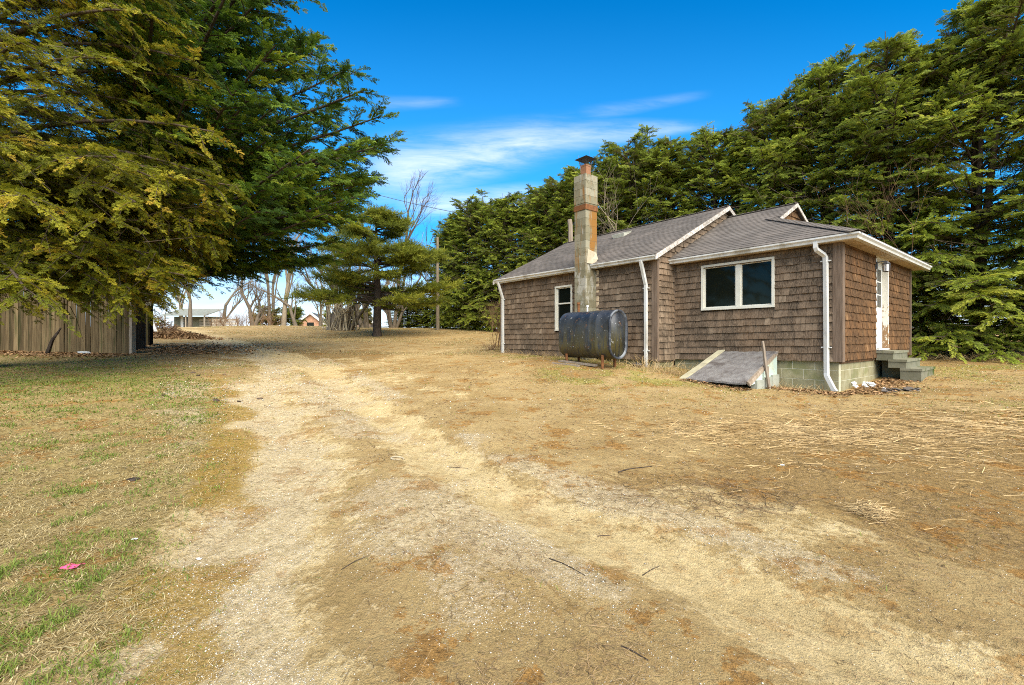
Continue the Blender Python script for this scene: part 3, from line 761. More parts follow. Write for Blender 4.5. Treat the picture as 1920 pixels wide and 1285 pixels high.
m = MB(); m.tube([(D0 - .04, -.2, 2.44), (D0 - .04, -.2, 2.59)], [.05, .058], 6); m.build('lamp_glass', MT['paper'], lt)

# --- chimney
CU0, CU1, CV0, CV1 = 5.367, 5.767, -1.183, -.735
m = MB(); zb = .2; k = 0
m.box((CV0 + .006, CU0 + .006, .2), (CV1 - .004, CU1 - .006, 5.36), .5, 1)
while zb < 5.35:
    z1 = min(zb + .194, 5.37); g = .004
    e = .012 if zb > 4.55 else 0
    if k % 2 == 0: cells = [(CV0, CV0 + .2, CU0, CU1), (CV0 + .2, CV1, CU0, CU1)]
    else: cells = [(CV0, CV1, CU0, CU0 + .2), (CV0, CV1, CU0 + .2, CU1)]
    for (a, b, c, d) in cells:
        m.box((a - e * (a == CV0) + (0 if a == CV0 else g), c - e * (c == CU0) + (0 if c == CU0 else g), zb), (b + e * (b == CV1) - (0 if b == CV1 else g), d + e * (d == CU1) - (0 if d == CU1 else g), z1), R.uniform(.1, .9))
    zb += .2; k += 1
q = NT('stained_chimney_block'); v = q.obj(); t = q.attr('tint')
sep = q.n('ShaderNodeSeparateXYZ', i_0=q.n('ShaderNodeTexCoord').outputs['Object']).outputs
col = q.ramp(t, [(0, (.17, .148, .09)), (.5, (.225, .2, .13)), (1, (.29, .265, .19))])
col = q.mix(q.math('MULTIPLY', q.step(q.noise(v, 5, 6, .7), .5, .66), .7), col, (.11, .095, .05))
rs = q.math('MULTIPLY', q.step(sep[0], -1.12, -.82), q.math('MULTIPLY', q.step(sep[2], 2.4, 4.3), q.step(sep[2], 4.62, 4.4)))
col = q.mix(q.math('MULTIPLY', q.step(q.math('ADD', q.noise(q.obj((6, 6, 1)), 1.5, 5, .6), q.math('MULTIPLY', rs, .4)), .52, .72), q.step(sep[2], 1.6, 3.4)), col, (.24, .115, .03))
wp = q.math('MULTIPLY', q.step(sep[2], 3.5, 2.6), q.step(sep[2], 1.6, 2.4))
col = q.mix(q.math('MULTIPLY', q.step(q.math('ADD', q.noise(q.obj((5, 5, 2)), 1.6, 5, .6), q.math('MULTIPLY', wp, .16)), .62, .72), .55), col, (.45, .43, .37))
q.bump(q.noise(v, 40, 4, .6), .4, .008); MT['chim'] = q.set(col, .92, .1)
chim = m.build('chimney', [MT['chim'], MT['mortar']], house)
m = MB(); m.box((CV0 - .017, CU0 - .017, 4.42), (CV1 + .017, CU1 + .017, 4.56)); m.build('iron_band', MT['rust'], chim)
fc = (CV0 + CV1) / 2; fu = (CU0 + CU1) / 2
m = MB(); m.tube([(fc, fu, 5.34), (fc, fu, 5.68)], .135, 4, rot=PI / 4); m.tube([(fc, fu, 5.64), (fc, fu, 5.685)], .145, 4, rot=PI / 4); m.build('flue', MT['terracotta'], chim)
m = MB()
for sx in (-1, 1):
    for sy in (-1, 1): m.bar((fc + sx * .1, fu + sy * .1, 5.68), (fc + sx * .13, fu + sy * .13, 5.86), .012, .012)
for k in range(7):
    a = -.12 + k * .04
    for s_ in (-1, 1): m.bar((fc + a, fu + s_ * .115, 5.68), (fc + a, fu + s_ * .125, 5.84), .005, .005); m.bar((fc + s_ * .115, fu + a, 5.68), (fc + s_ * .125, fu + a, 5.84), .005, .005)
m.add([(fc - .22, fu - .22, 5.845), (fc + .22, fu - .22, 5.845), (fc + .22, fu + .22, 5.845), (fc - .22, fu + .22, 5.845), (fc, fu, 5.95), (fc, fu, 5.93)], [[0, 1, 4], [1, 2, 4], [2, 3, 4], [3, 0, 4], [1, 0, 5], [2, 1, 5], [3, 2, 5], [0, 3, 5]])
m.build('chimney_cap', MT['iron'], chim)
m = MB(); P = [(-1.16, 5.35, 2.98), (-.9, 5.29, 2.97), (-.8, 5.27, 3.12), (-.78, 5.352, 3.3), (-1.1, 5.356, 3.36), (-.97, 5.325, 3.1)]
m.add(P, [[0, 1, 5], [1, 2, 5], [2, 3, 5], [3, 4, 5], [4, 0, 5]]); m.add(np.array(P) + (.002, .006, .004), [[5, 1, 0], [5, 2, 1], [5, 3, 2], [5, 4, 3], [5, 0, 4]]); m.build('flashing', mottled('pale_flashing', (.4, .34, .23), (.32, .26, .17), 6, .6, .3), chim)
m = MB(); a0 = np.array((1.57, 6.2, 0)); zr = lambda v: 2.955 + RK * (v + 1.0)
m.hexa([(1.5, 6.2, zr(1.5)), (1.5, 6.62, zr(1.5)), (1.85, 6.62, zr(1.85)), (1.85, 6.2, zr(1.85)), (1.47, 6.17, zr(1.5) + .12), (1.47, 6.65, zr(1.5) + .12), (1.88, 6.65, zr(1.85) + .07), (1.88, 6.17, zr(1.85) + .07)])
m.build('roof_vent', mottled('pale_vent', (.5, .49, .4), (.4, .39, .3), 8, .6, .3), house)

# --- bulkhead cellar hatch against the front wall
hatch = MB(); nu, nv = 16, 14; V = []; rr = np.random.default_rng(8)
for i in range(nu + 1):
    for j in range(nv + 1):
        a, b = i / nu, j / nv
        top = np.array([-.005, 1.07 + a * 1.25, .73 - a * .04]); bot = np.array([-1.36, 1.14 + a * 1.33, .145 - a * .02])
        p = top + (bot - top) * b; p[2] += (rr.random() - .5) * .012 + .01 * math.sin(a * 9 + b * 5) * math.sin(b * 14)
        if b == 1 and a < .5: p[2] -= .02 * (1 - 2 * abs(a - .25) * 2)
        V.append(p)
idx = lambda i, j: i * (nv + 1) + j
Fc = [[idx(i, j), idx(i + 1, j), idx(i + 1, j + 1), idx(i, j + 1)] for i in range(nu) for j in range(nv)]
hatch.add(V, Fc); V2 = np.array(V) - (0, 0, .035); hatch.add(V2, [f[::-1] for f in Fc])
ed = [idx(i, 0) for i in range(nu + 1)] + [idx(nu, j) for j in range(1, nv + 1)] + [idx(i, nv) for i in range(nu - 1, -1, -1)] + [idx(0, j) for j in range(nv - 1, 0, -1)]
n0 = (nu + 1) * (nv + 1); hatch.add(np.concatenate([np.array(V)[ed], V2[ed]]), [[i, (i + 1) % len(ed), len(ed) + (i + 1) % len(ed), len(ed) + i] for i in range(len(ed))])
ht = hatch.build('cellar_hatch', MT['hatchdoor'], house, smooth=False); ht['label'] = 'sloping cellar hatch covered in grey felt'
m = MB(); m.bar((.0, 2.27, .72), (-.66, 2.36, .425), .15, .02, .7); m.bar((-.66, 2.36, .42), (-1.4, 2.45, .12), .15, .02, .5); m.build('trim_board', mottled('lichen_board', (.42, .38, .24), (.34, .3, .2), 5, .9, .1), ht)
m = MB(); P = [(-.03, .67), (-1.28, .13), (-1.28, .08), (-.03, .2)]
m.add([(v, 1.1, z) for v, z in P] + [(v, 1.13, z) for v, z in P], [[0, 1, 2, 3], [7, 6, 5, 4]] + [[i, (i + 1) % 4, 4 + (i + 1) % 4, 4 + i] for i in range(4)]); m.build('side_panel', MT['bluepanel'], ht)
m = MB(); m.bar((-.0, 1.09, .70), (-1.32, 1.115, .128), .03, .07, .5); m.bar((-.62, 1.088, .41), (-1.3, 1.1, .1), .028, .07, .9); m.build('rail', MT['wood'], ht)
m = MB(); m.box((-.5, 1.085, .17), (-.46, 1.1, .42)); m.build('hasp', MT['wood'], ht)
m = MB()
for a, b, zt_ in ((-.02, -.34, .235), (-.35, -.72, .205), (-.73, -1.05, .165)): m.box((b, 1.06, -.3), (a, 1.18, zt_), R.uniform(.3, .7))
m.build('block_base', MT['greyblock'], ht)
m = MB(); P = [(-.0, 2.38, .69), (-1.3, 2.48, .1), (-1.3, 2.48, -.1), (0, 2.38, -.1)]; m.add(P + [(a, b - .04, c) for a, b, c in P], [[0, 1, 2, 3], [7, 6, 5, 4]] + [[i, (i + 1) % 4, 4 + (i + 1) % 4, 4 + i] for i in range(4)]); m.build('side_panel', MT['bluepanel'], ht)

# ------------------------------------------------------------------ things round the house
def at_house(name, v, u, z, label, cat, group=None):
    p = H2W(v, u); return empty(name, (p[0], p[1], z), label, cat, group, TH)

st = at_house('concrete_steps', 2.95, -.4, hz(2.95, -.4), 'three mossy concrete steps below the side door', 'steps')
zs = hz(2.95, -.4)
for (u0, u1, z0, z1) in ((-.3, -.005, .50, .705), (-.52, -.22, .345, .53), (-.76, -.42, .0, .345)):
    m = MB(); v0, v1 = -.62, .68
    m.box((v0, u0 + .4, z0 - zs), (v1, u1 + .4, z1 - .05 - zs), .4); m.box((v0 - .02, u0 + .38, z1 - .05 - zs), (v1 + .02, u1 + .4, z1 - zs), .7)
    m.build('step', MT['concrete'], st)
m = MB(); m.box((-.2, -.1, -.2), (.6, .38, .5 - zs)); m.build('support', MT['concrete'], st)

tank = at_house('oil_tank', -1.86, 4.58, hz(-1.86, 4.58), 'black oval oil tank with streaked paint on rusty legs', 'oil tank')
tb = hz(-1.86, 4.58)
def obround(u, r, h=.25, n=14):
    a = np.linspace(0, PI, n); p = [(r * math.cos(t), h + r * math.sin(t)) for t in a] + [(-r * math.cos(t), -h - r * math.sin(t)) for t in a]
    return [(x, u, 1.07 - tb + z) for x, z in p]
def loft(rings, name, mat, smooth=True):
    m = MB(); k = len(rings[0]); V = sum(rings, [])
    Fc = [[i * k + j, i * k + (j + 1) % k, (i + 1) * k + (j + 1) % k, (i + 1) * k + j] for i in range(len(rings) - 1) for j in range(k)]
    m.add(V, Fc + [list(range(k))[::-1], list(range((len(rings) - 1) * k, len(rings) * k))]); return m.build(name, mat, tank, smooth=smooth)
r0 = .318
loft([obround(u, r) for u, r in ((-.82, r0), (-.80, r0), (-.45, r0), (-.44, r0 + .006), (-.40, r0 + .006), (-.39, r0), (-.22, r0), (-.21, r0 + .005), (-.19, r0 + .005), (-.18, r0), (.7, r0), (.78, r0 - .008), (.83, r0 - .04), (.86, r0 - .1), (.87, r0 - .2))], 'tank_shell', MT['tank'])
loft([obround(u, r) for u, r in ((-.70, .02), (-.775, .05), (-.79, .10), (-.79, .165), (-.765, .19), (-.765, .225), (-.80, .25), (-.84, .275), (-.855, .3), (-.85, r0 + .004), (-.82, r0 + .006), (-.80, r0 + .002))], 'tank_end', MT['tankend'])
for v, u in ((-.22, -.55), (.22, -.55), (-.22, .6), (.22, .6)):
    m = MB(); g = hz(-1.86 + v, 4.58 + u) - tb; m.tube([(v, u, g - .05), (v, u, .6 - tb)], .035, 8); m.build('leg', MT['rust'], tank)
m = MB(); m.tube([(.05, .45, 1.6 - tb), (.05, .45, 1.83 - tb)], .03, 8); m.tube([(.05, .45, 1.83 - tb), (.05, .45, 1.88 - tb)], .042, 8); m.build('fill_pipe', MT['rust'], tank)
m = MB(); m.tube([(.1, .2, 1.6 - tb), (.1, .2, 1.75 - tb)], .018, 8); m.tube([(.1, .2, 1.75 - tb), (.1, .2, 1.8 - tb)], .03, 8); m.build('vent_pipe', MT['paper'], tank)

for lab, (v0, u0, v1, u1), w, dz in (('long grey plank lying on the grass under the black tank', (-2.15, 5.35, -2.05, 4.25), .12, .03), ('thin weathered plank in front of the tank, nearest the grass', (-2.5, 5.25, -2.35, 4.5), .07, .01)):
    p, q = H2W(v0, u0), H2W(v1, u1); m = MB(); z0, z1 = tz(*p), tz(*q)
    m.bar((p[0], p[1], z0 + dz), (q[0], q[1], z1 + dz), w, .045); tag(m.build('plank', MT['wood']), lab, 'plank')
p = H2W(-.68, .98); q = H2W(-.72, 1.1); m = MB(); n = 9
pts = [np.array([*(p + (q - p) * t), -.12 + 1.05 * t]) + np.array([.006 * math.sin(t * 9), .004 * math.cos(t * 7), 0]) for t in np.linspace(0, 1, n)]
m.tube(pts, np.linspace(.036, .028, n), 5); tag(m.build('wooden_stake', MT['wood']), 'upright weathered wooden stake standing beside the cellar hatch', 'stake')
m = MB(); q = H2W(-.84, 3.9)
for k in range(6): m.ico((q[0] + R.uniform(-.12, .08), q[1] + R.uniform(-.1, .1), tz(*q) + .04), (R.uniform(.05, .1), R.uniform(.05, .1), .05), R.random(), jit=.4)
tag(m.build('dark_rubble', MT['iron']), 'dark lump of rubble at the foot of the middle white downspout', 'rubble')
m = MB(); q = H2W(.9, -.15)
for k in range(16): m.ico((q[0] + R.gauss(0, .16), q[1] + R.gauss(0, .1), tz(*q) + R.uniform(.0, .1)), (R.uniform(.02, .07), R.uniform(.02, .06), .03), R.random(), jit=.4)
tag(m.build('plaster_rubble', MT['paper']), 'white broken plaster heaped against the side foundation', 'rubble')
# post behind the roof and pole before the hedge
def zpx(py, d): return EYE - (py - HY) / F * d
m = MB(); d = 20.5; m.tube([((1072 - CX) / F * d, d, .6), ((1069.5 - CX) / F * d, d, zpx(424, d)), ((1068 - CX) / F * d, d, zpx(412, d))], [.13, .11, .10], 8); tag(m.build('wooden_post', MT['wood']), 'grey wooden post rising behind the roof beside the chimney', 'post')
m = MB(); d = 32.5; x = (820.5 - CX) / F * d; m.tube([(x, d, tz(x, d) - .2), (x, d, zpx(445, d))], [.14, .09], 8)
tag(m.build('utility_pole', MT['barkpale']), 'slim grey utility pole standing in front of the far end of the hedge', 'pole')
m = MB(); A = np.array([(560 - CX) / F * 44, 44, zpx(318, 44)]); B = np.array([(880 - CX) / F * 36, 36, zpx(404, 36)])
m.tube([A + (B - A) * t - np.array([0, 0, .9 * math.sin(PI * t) * .4]) for t in np.linspace(0, 1, 14)], .022, 4); tag(m.build('overhead_wire', MT['iron']), 'thin overhead wire sloping down across the sky into the hedge', 'wire')

# ------------------------------------------------------------------ trees
def nrm(a): return a / (np.linalg.norm(a, axis=-1, keepdims=True) + 1e-9)


def frond(rng, pairs=8, spread=.36, w=.035, lift=.06, droop=.12, sub=True, ang=50, fluff=0.0):
    V = []; Fc = []; X = []
    def kite(b, d, l, ww, up):
        s = np.cross(up, d); s /= np.linalg.norm(s) + 1e-9; n = len(V)
        V.extend([b, b + d * l * .45 + s * ww, b + d * l + np.array([0, 0, -l * .18]), b + d * l * .45 - s * ww]); Fc.append([n, n + 1, n + 2, n + 3])
    ra = lambda t: np.array([t, .05 * math.sin(t * 4), -droop * t * t])
    for i in range(pairs):
        t = .08 + .9 * i / pairs
        for sd in (-1, 1):
            a = rad(ang + rng.uniform(-14, 14)) * (1 - .3 * t); l = spread * (1 - t) ** .75 + .09
            l *= rng.uniform(.75, 1.2); b = ra(t)
            d = np.array([math.cos(a), sd * math.sin(a), rng.uniform(-lift, lift * 2) + rng.uniform(-fluff, fluff)]); d /= np.linalg.norm(d)
            up = np.array([rng.uniform(-.35, .35), rng.uniform(-.35, .35), 1.0])
            kite(b, d, l, w * rng.uniform(.8, 1.25), up)
            if sub and l > .16:
                for k in (.4, .68):
                    for s2 in (-1, 1):
                        d2 = d + .8 * s2 * np.array([-d[1], d[0], rng.uniform(-.2, .2) + rng.uniform(-fluff, fluff)]); d2 /= np.linalg.norm(d2)
                        kite(b + d * l * k, d2, l * .42, w * .75, up)
    kite(ra(.75), np.array([1, 0, -.1]), .3, w, np.array([0, 0, 1.0]))
    n = len(V); V.extend([(0, -.008, 0), (0, .008, 0), ra(.95) + (0, .003, 0), ra(.95) - (0, .003, 0)]); Fc.append([n, n + 1, n + 2, n + 3])
    return np.array(V, float), np.array(Fc)


def place(mb, tm, O, D, N, L, T, mat=0):
    V, Fc = tm; n = len(O); k = len(V)
    D = nrm(D); S = nrm(np.cross(N, D)); N = np.cross(D, S)
    P = O[:, None] + L[:, None, None] * (V[None, :, 0:1] * D[:, None] + V[None, :, 1:2] * S[:, None] + V[None, :, 2:3] * N[:, None])
    t = T[:, None] + (V[None, :, 0] - .5) * .28
    Fa = (Fc[None] + (np.arange(n) * k)[:, None, None]).reshape(-1, Fc.shape[1])
    mb.add(P.reshape(-1, 3), Fa, np.clip(t, 0, 1).ravel(), mat)


def crown(limbs, tms, rng, nsec=12, nfr=6, seclen=1.6, flen=.5, tint=.45, tvar=.2, sag=.06, sdroop=.25, fdroop=.25, t0=.25, inner=-.25, twig=None, twr=.008, outn=.6, nj=.5, sz=.35):
    """limbs: (start, tip, tint offset, base radius). returns crown MB, limb MB"""
    cr = MB(); lb = MB(); acc = []
    Z = np.array([0, 0, 1.0])
    for (a, b, dt, r) in limbs:
        a = np.asarray(a, float); b = np.asarray(b, float); Ld = np.linalg.norm(b - a); s = sag * Ld
        P = lambda t: a + (b - a) * np.asarray(t)[..., None] + Z * (s * 4 * np.asarray(t) * (1 - np.asarray(t)))[..., None]
        tt = np.linspace(0, 1, 7); pts = P(tt)
        lb.tube(pts, r * (1 - .85 * tt) + .006, 5, tint=.5, cap=False)
        n = max(4, int(nsec * min(1.4, .35 + Ld / 4.5)))
        t = np.clip(np.linspace(t0, 1, n) + rng.normal(0, .02, n), t0 * .8, 1)
        T = nrm((b - a)[None] + Z[None] * (s * 4 * (1 - 2 * t))[:, None])
        S = nrm(np.cross(T, Z)); side = np.where(np.arange(n) % 2 == 0, 1., -1.)
        an = np.radians(rng.uniform(35, 65, n))
        sd = nrm(T * np.cos(an)[:, None] + S * (side * np.sin(an))[:, None] + Z * rng.uniform(-sz, sz, n)[:, None])
        sl = seclen * (1.05 - .6 * t) * rng.uniform(.6, 1.25, n) * min(1, .45 + Ld / 5)
        base = P(t); lt = dt + rng.normal(0, .05)
        if twig is not None:
            for i in range(n):
                q = np.array([base[i], base[i] + sd[i] * sl[i] * .5 - Z * sdroop * sl[i] * .2, base[i] + sd[i] * sl[i] - Z * sdroop * sl[i] * .8])
                lb.tube(q, [twr * 1.6, twr, twr * .5], 3, cap=False)
        f = np.tile(np.linspace(.12, 1, nfr), (n, 1)) + rng.normal(0, .04, (n, nfr))
        O = base[:, None] + sd[:, None] * (sl[:, None] * f)[..., None] - Z * (sdroop * sl[:, None] * f * f)[..., None]
        fs = np.where(np.arange(nfr) % 2 == 0, 1., -1.)[None] * rng.uniform(.25, .9, (n, nfr))
        SS = nrm(np.cross(sd, Z))
        D = sd[:, None] + SS[:, None] * fs[..., None] - Z * (fdroop + rng.uniform(-.3, .3, (n, nfr)))[..., None]
        N = Z + outn * nrm((b - a) * (1, 1, 0))[None, None] + rng.normal(0, nj, (n, nfr, 3))
        L = flen * rng.uniform(.6, 1.25, (n, nfr)) * (1.1 - .3 * f)
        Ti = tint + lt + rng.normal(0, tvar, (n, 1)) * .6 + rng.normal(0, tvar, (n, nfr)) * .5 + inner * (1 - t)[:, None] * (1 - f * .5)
        nl = int(n * 2.2); tl = rng.uniform(t0 + .15, 1, nl); Tl = nrm((b - a)[None] + Z[None] * (s * 4 * (1 - 2 * tl))[:, None]); Sl = nrm(np.cross(Tl, Z))
        Dl = Tl * .8 + Sl * rng.normal(0, .7, nl)[:, None] + Z * rng.uniform(-.5, .6, nl)[:, None]
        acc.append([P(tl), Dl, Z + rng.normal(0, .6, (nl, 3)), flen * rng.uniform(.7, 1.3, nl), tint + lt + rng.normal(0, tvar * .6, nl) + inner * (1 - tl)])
        acc.append([x.reshape(-1, *x.shape[2:]) for x in (O, D, N, L, Ti)])
    O, D, N, L, Ti = [np.concatenate([a[i] for a in acc]) for i in range(5)]
    pick = rng.integers(0, len(tms), len(O))
    for k, tm in enumerate(tms):
        m_ = pick == k
        if m_.any(): place(cr, tm, O[m_], D[m_], N[m_], L[m_], Ti[m_])
    return cr, lb


def pxy(p): return CX + F * p[0] / p[1], HY - F * (p[2] - EYE) / p[1]


# --- the tall evergreen hedge behind the house: four tree shapes, copied along the row
def hedge_tree(seed, H=10.6):
    rng = np.random.default_rng(seed)
    tms = [frond(rng, 8, .4, .05, .1, .2, sub=False, ang=44, fluff=.22) for _ in range(5)]
    prof = lambda z: np.interp(z, [0, .6, 2.2, 5, 7.5, 9.0, 10.0, H], [2.1, 2.5, 2.5, 2.2, 1.95, 1.45, .8, .2])
    limbs = []; nl = 152
    leaders = [(rng.uniform(-.9, .9), rng.uniform(-.9, .9), H * rng.uniform(.8, 1.06)) for _ in range(4)] + [(0, 0, H * .8)]
    for i in range(nl):
        z = H * (.02 + .95 * (i + rng.random()) / nl); az = i * 2.399 + rng.uniform(-.4, .4)
        r = prof(z) * rng.uniform(.7, 1.12) * (1 + .12 * math.sin(az * 2 + seed)); up = np.interp(z, [0, 3, 7, H], [-.25, .05, .55, 1.0]) * r
        z0 = max(.15, z - up * .5)
        if 4.6 < z < 6.6 and rng.random() < .22: continue
        l = leaders[rng.integers(0, 5)]; k = ss(5, 10, z)
        cx, cy = l[0] * k, l[1] * k
        limbs.append(((cx, cy, z0), (cx + r * math.cos(az), cy + r * math.sin(az), z + up * .4), rng.normal(0, .09) - .1 * ss(7, 10, z), .03))
    for l in leaders[:4]:
        for k in range(7):
            zz = l[2] - 2.4 + 2.3 * rng.random(); az = rng.uniform(0, 6.28); r = rng.uniform(.15, .5) * (1 + .6 * (l[2] - zz)); q = np.array([l[0] * .85, l[1] * .85, zz - .5])
            limbs.append((q, q + (r * math.cos(az), r * math.sin(az), rng.uniform(.5, .95)), -.1, .02))
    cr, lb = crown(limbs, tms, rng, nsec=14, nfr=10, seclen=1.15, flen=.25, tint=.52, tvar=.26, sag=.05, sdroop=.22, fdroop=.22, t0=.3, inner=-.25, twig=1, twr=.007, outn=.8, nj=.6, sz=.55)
    for l in leaders: lb.tube([(0, 0, -.3), (l[0] * .3, l[1] * .3, l[2] * .35), (l[0] * .8, l[1] * .8, l[2] * .75), l], [.13, .09, .05, .01], 6)
    # dead brown twigs showing through
    for i in range(170):
        z = rng.uniform(.6, 9.5); az = rng.uniform(0, 2 * PI); r = prof(z) * rng.uniform(.7, 1.15)
        p = np.array([r * math.cos(az) * .4, r * math.sin(az) * .4, z]); e = np.array([r * math.cos(az), r * math.sin(az), z + rng.uniform(-.6, .8)]); m_ = (p + e) / 2 + rng.normal(0, .2, 3)
        lb.tube([p, m_, e], [.014, .011, .005], 3, tint=.95, cap=False)
        for _ in range(2):
            q = m_ + (e - m_) * rng.random(); lb.tube([q, q + rng.normal(0, .35, 3)], [.008, .004], 3, tint=.95, cap=False)
    return cr, lb


HT = []
for k in range(5):
    t = empty('hedge_evergreen', (0, 0, 0), 'x', 'evergreen tree', 'tall evergreens in the hedge behind the house')
    cr, lb = hedge_tree(20 + k)
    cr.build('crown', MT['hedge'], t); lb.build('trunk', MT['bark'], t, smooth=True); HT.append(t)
TOPY = ([780, 830, 860, 900, 960, 1060, 1150, 1250, 1350, 1400, 1500, 1600, 1700, 1790, 1900, 2100], [455, 428, 402, 375, 365, 330, 288, 265, 228, 195, 152, 92, 78, 34, -4, -40])
HLAB = ['tall hedge evergreen cut by the right edge of the photo', 'hedge evergreen with low green boughs just right of the concrete steps', 'hedge evergreen rising right of the house corner and its far gutter end', 'hedge evergreen directly above the right gutter corner of the house', 'hedge evergreen behind the small gable at the right roof peak', 'hedge evergreen above the dip between the two roof peaks', 'hedge evergreen behind the peak of the larger roof', 'hedge evergreen behind the middle of the larger roof ridge', 'hedge evergreen just right of the block chimney above the roof vent', 'hedge evergreen right behind the top of the block chimney', 'hedge evergreen just left of the chimney behind the roof post', 'hedge evergreen left of the wooden post over the sloping roof edge', 'hedge evergreen above the left gutter end of the house', 'hedge evergreen touching the ground left of the house corner', 'last but two evergreen at the far left end of the hedge', 'last but one evergreen at the far left end of the hedge', 'lowest evergreen ending the hedge at its far left']
spots = []; s = -1.4; i = 0
while len(spots) < 17:
    spots.append(s); s += R.uniform(1.85, 2.2) * (1 if s < 22 else 1.05)
for i, s in enumerate(spots):
    t = HT[i] if i < 5 else copy_tree(HT[(i * 2 + i // 5) % 5])
    x, y = 15.2 - .66 * s + R.uniform(-.25, .25), 13.7 + .75 * s + R.uniform(-.25, .25)
    z = tz(x, y); px = CX + F * x / y; top = EYE + (HY - np.interp(px, *TOPY)) / F * y + R.uniform(-.5, .25)
    k = (top - z) / 10.6
    t.location = (x, y, z); t.scale = (k * R.uniform(1.0, 1.15), k * R.uniform(1.0, 1.15), k); t.rotation_euler = (0, 0, R.uniform(0, 6.28))
    t['label'] = HLAB[i]
# second, deeper low row end: young evergreens at the far left of the hedge
for i, (px, d, h, lab) in enumerate([(800, 38.5, 2.6, 'low bright green evergreen bush in front of the hedge end, right of the pine'), (765, 40, 2.2, 'low green evergreen bush furthest left beside the vase-shaped bare tree')]):
    t = copy_tree(HT[i]); x = (px - CX) / F * d; t.location = (x, d, tz(x, d)); t.scale = (.75, .75, h / 10.6); t['label'] = lab; t['group'] = 'low evergreen bushes at the hedge end'; t['category'] = 'bush'; t.name = 'evergreen_bush'

# --- golden cedar reaching in from the left
def limit(a, tip, edge, bottom=None, tries=14):
    for _ in range(tries):
        px, py = pxy(tip)
        if px <= np.interp(py, *edge) and (bottom is None or py <= np.interp(px, *bottom)): return tip
        tip = a + (tip - a) * .93
        if bottom is not None and pxy(tip)[1] > np.interp(pxy(tip)[0], *bottom): tip = tip + np.array([0, 0, .12])
    return tip


rng = np.random.default_rng(77)
CB = np.array([-11.6, 9.6]); cz = tz(*CB)
cedar = empty('golden_cedar', (CB[0], CB[1], cz), 'huge golden green cedar overhanging the fence at the left edge', 'cedar tree')
edgeC = ([-400, 0, 60, 120, 230, 300, 370, 430, 480, 525, 560], [250, 330, 350, 385, 430, 455, 440, 425, 395, 335, 290]); botC = ([-600, 0, 100, 250, 300, 325, 345], [545, 546, 550, 560, 572, 555, 520])
limbs = []
for i in range(170):
    z = rng.uniform(1.9, 13.5) if i > 75 else rng.uniform(1.3, 4.4); az = rng.uniform(-.85, 1.1)
    r = np.interp(z, [1.5, 3, 6, 9, 14], [5.6, 6.0, 6.0, 5.4, 2.5]) * rng.uniform(.5, 1.05)
    a = np.array([CB[0], CB[1], cz + z * .92 + .3]); tip = np.array([CB[0] + r * math.cos(az), CB[1] + r * math.sin(az), z + cz + rng.uniform(-.22, .1) * r])
    tip = limit(a, tip, edgeC, botC)
    limbs.append((a, tip, rng.normal(0, .08) + .06 * ss(2, 7, z), .022 + .006 * r))
tms = [frond(rng, 7, .34, .034, .12, .12, sub=True, ang=42, fluff=.4) for _ in range(5)]
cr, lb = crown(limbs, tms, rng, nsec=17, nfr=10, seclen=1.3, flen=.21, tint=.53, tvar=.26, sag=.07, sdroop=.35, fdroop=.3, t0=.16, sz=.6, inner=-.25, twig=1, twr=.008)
lb.tube([(CB[0], CB[1], cz - .3), (CB[0] + .1, CB[1], cz + 4), (CB[0], CB[1] + .1, cz + 9), (CB[0], CB[1], cz + 15)], [.42, .33, .2, .03], 10)
for i in range(46):  # bare grey twigs hanging under the crown
    px, py, d = rng.uniform(-20, 300), rng.uniform(395, 575), rng.uniform(8, 11); p = np.array([(px - CX) / F * d, d, EYE + (HY - py) / F * d])
    dr = nrm(np.array([rng.uniform(-.4, 1), rng.uniform(-.6, .3), rng.uniform(-.6, .35)])); L = rng.uniform(.4, 1.3)
    lb.tube([p, p + dr * L * .5 + rng.normal(0, .05, 3), p + dr * L + rng.normal(0, .1, 3)], [.009, .006, .003], 3, tint=.95, cap=False)
cr.build('crown', MT['cedar'], cedar, xf=(CB[0], CB[1], cz)); lb.build('trunk', MT['bark'], cedar, smooth=True, xf=(CB[0], CB[1], cz))

# --- dark cypress behind it, leaning out over the track
rng = np.random.default_rng(78)
KB = np.array([-12.75, 15.0]); kz = tz(*KB)
cyp = empty('dark_cypress', (KB[0], KB[1], kz), 'big dark green cypress with long upswept boughs hanging over the sandy track', 'cypress tree')
edgeK = ([-300, -60, 0, 40, 95, 125, 190, 230, 262, 300, 350, 400, 450, 490, 520], [470, 560, 590, 600, 600, 655, 735, 762, 742, 716, 690, 665, 640, 612, 520]); botK = ([-600, 250, 330, 400, 450, 520, 600, 640, 700, 800], [530, 528, 520, 505, 500, 515, 498, 478, 340, 270])
limbs = []
for i in range(160):
    z = rng.uniform(3.2, 16) if i > 55 else rng.uniform(3.0, 7.5); az = rng.uniform(-.95, .75)
    r = np.interp(z, [2.5, 4, 8, 11, 16], [8.5, 9.5, 9.8, 8.0, 4.5]) * rng.uniform(.45, 1.0)
    a = np.array([KB[0] + .6 * min(1, z / 9), KB[1], kz + max(2.2, z * .85 - .3)]); tip = np.array([KB[0] + r * math.cos(az), KB[1] + r * math.sin(az), z + kz + rng.uniform(-.05, .12) * r])
    tip = limit(a, tip, edgeK, botK)
    limbs.append((a, tip, rng.normal(0, .09), .03 + .006 * r))
tms = [frond(rng, 6, .38, .046, .08, .1, sub=True, ang=44, fluff=.25) for _ in range(4)]
cr, lb = crown(limbs, tms, rng, nsec=13, nfr=10, seclen=1.6, flen=.31, tint=.45, tvar=.25, sag=-.03, sdroop=.12, fdroop=.12, t0=.25, inner=-.25, twig=1, twr=.012)
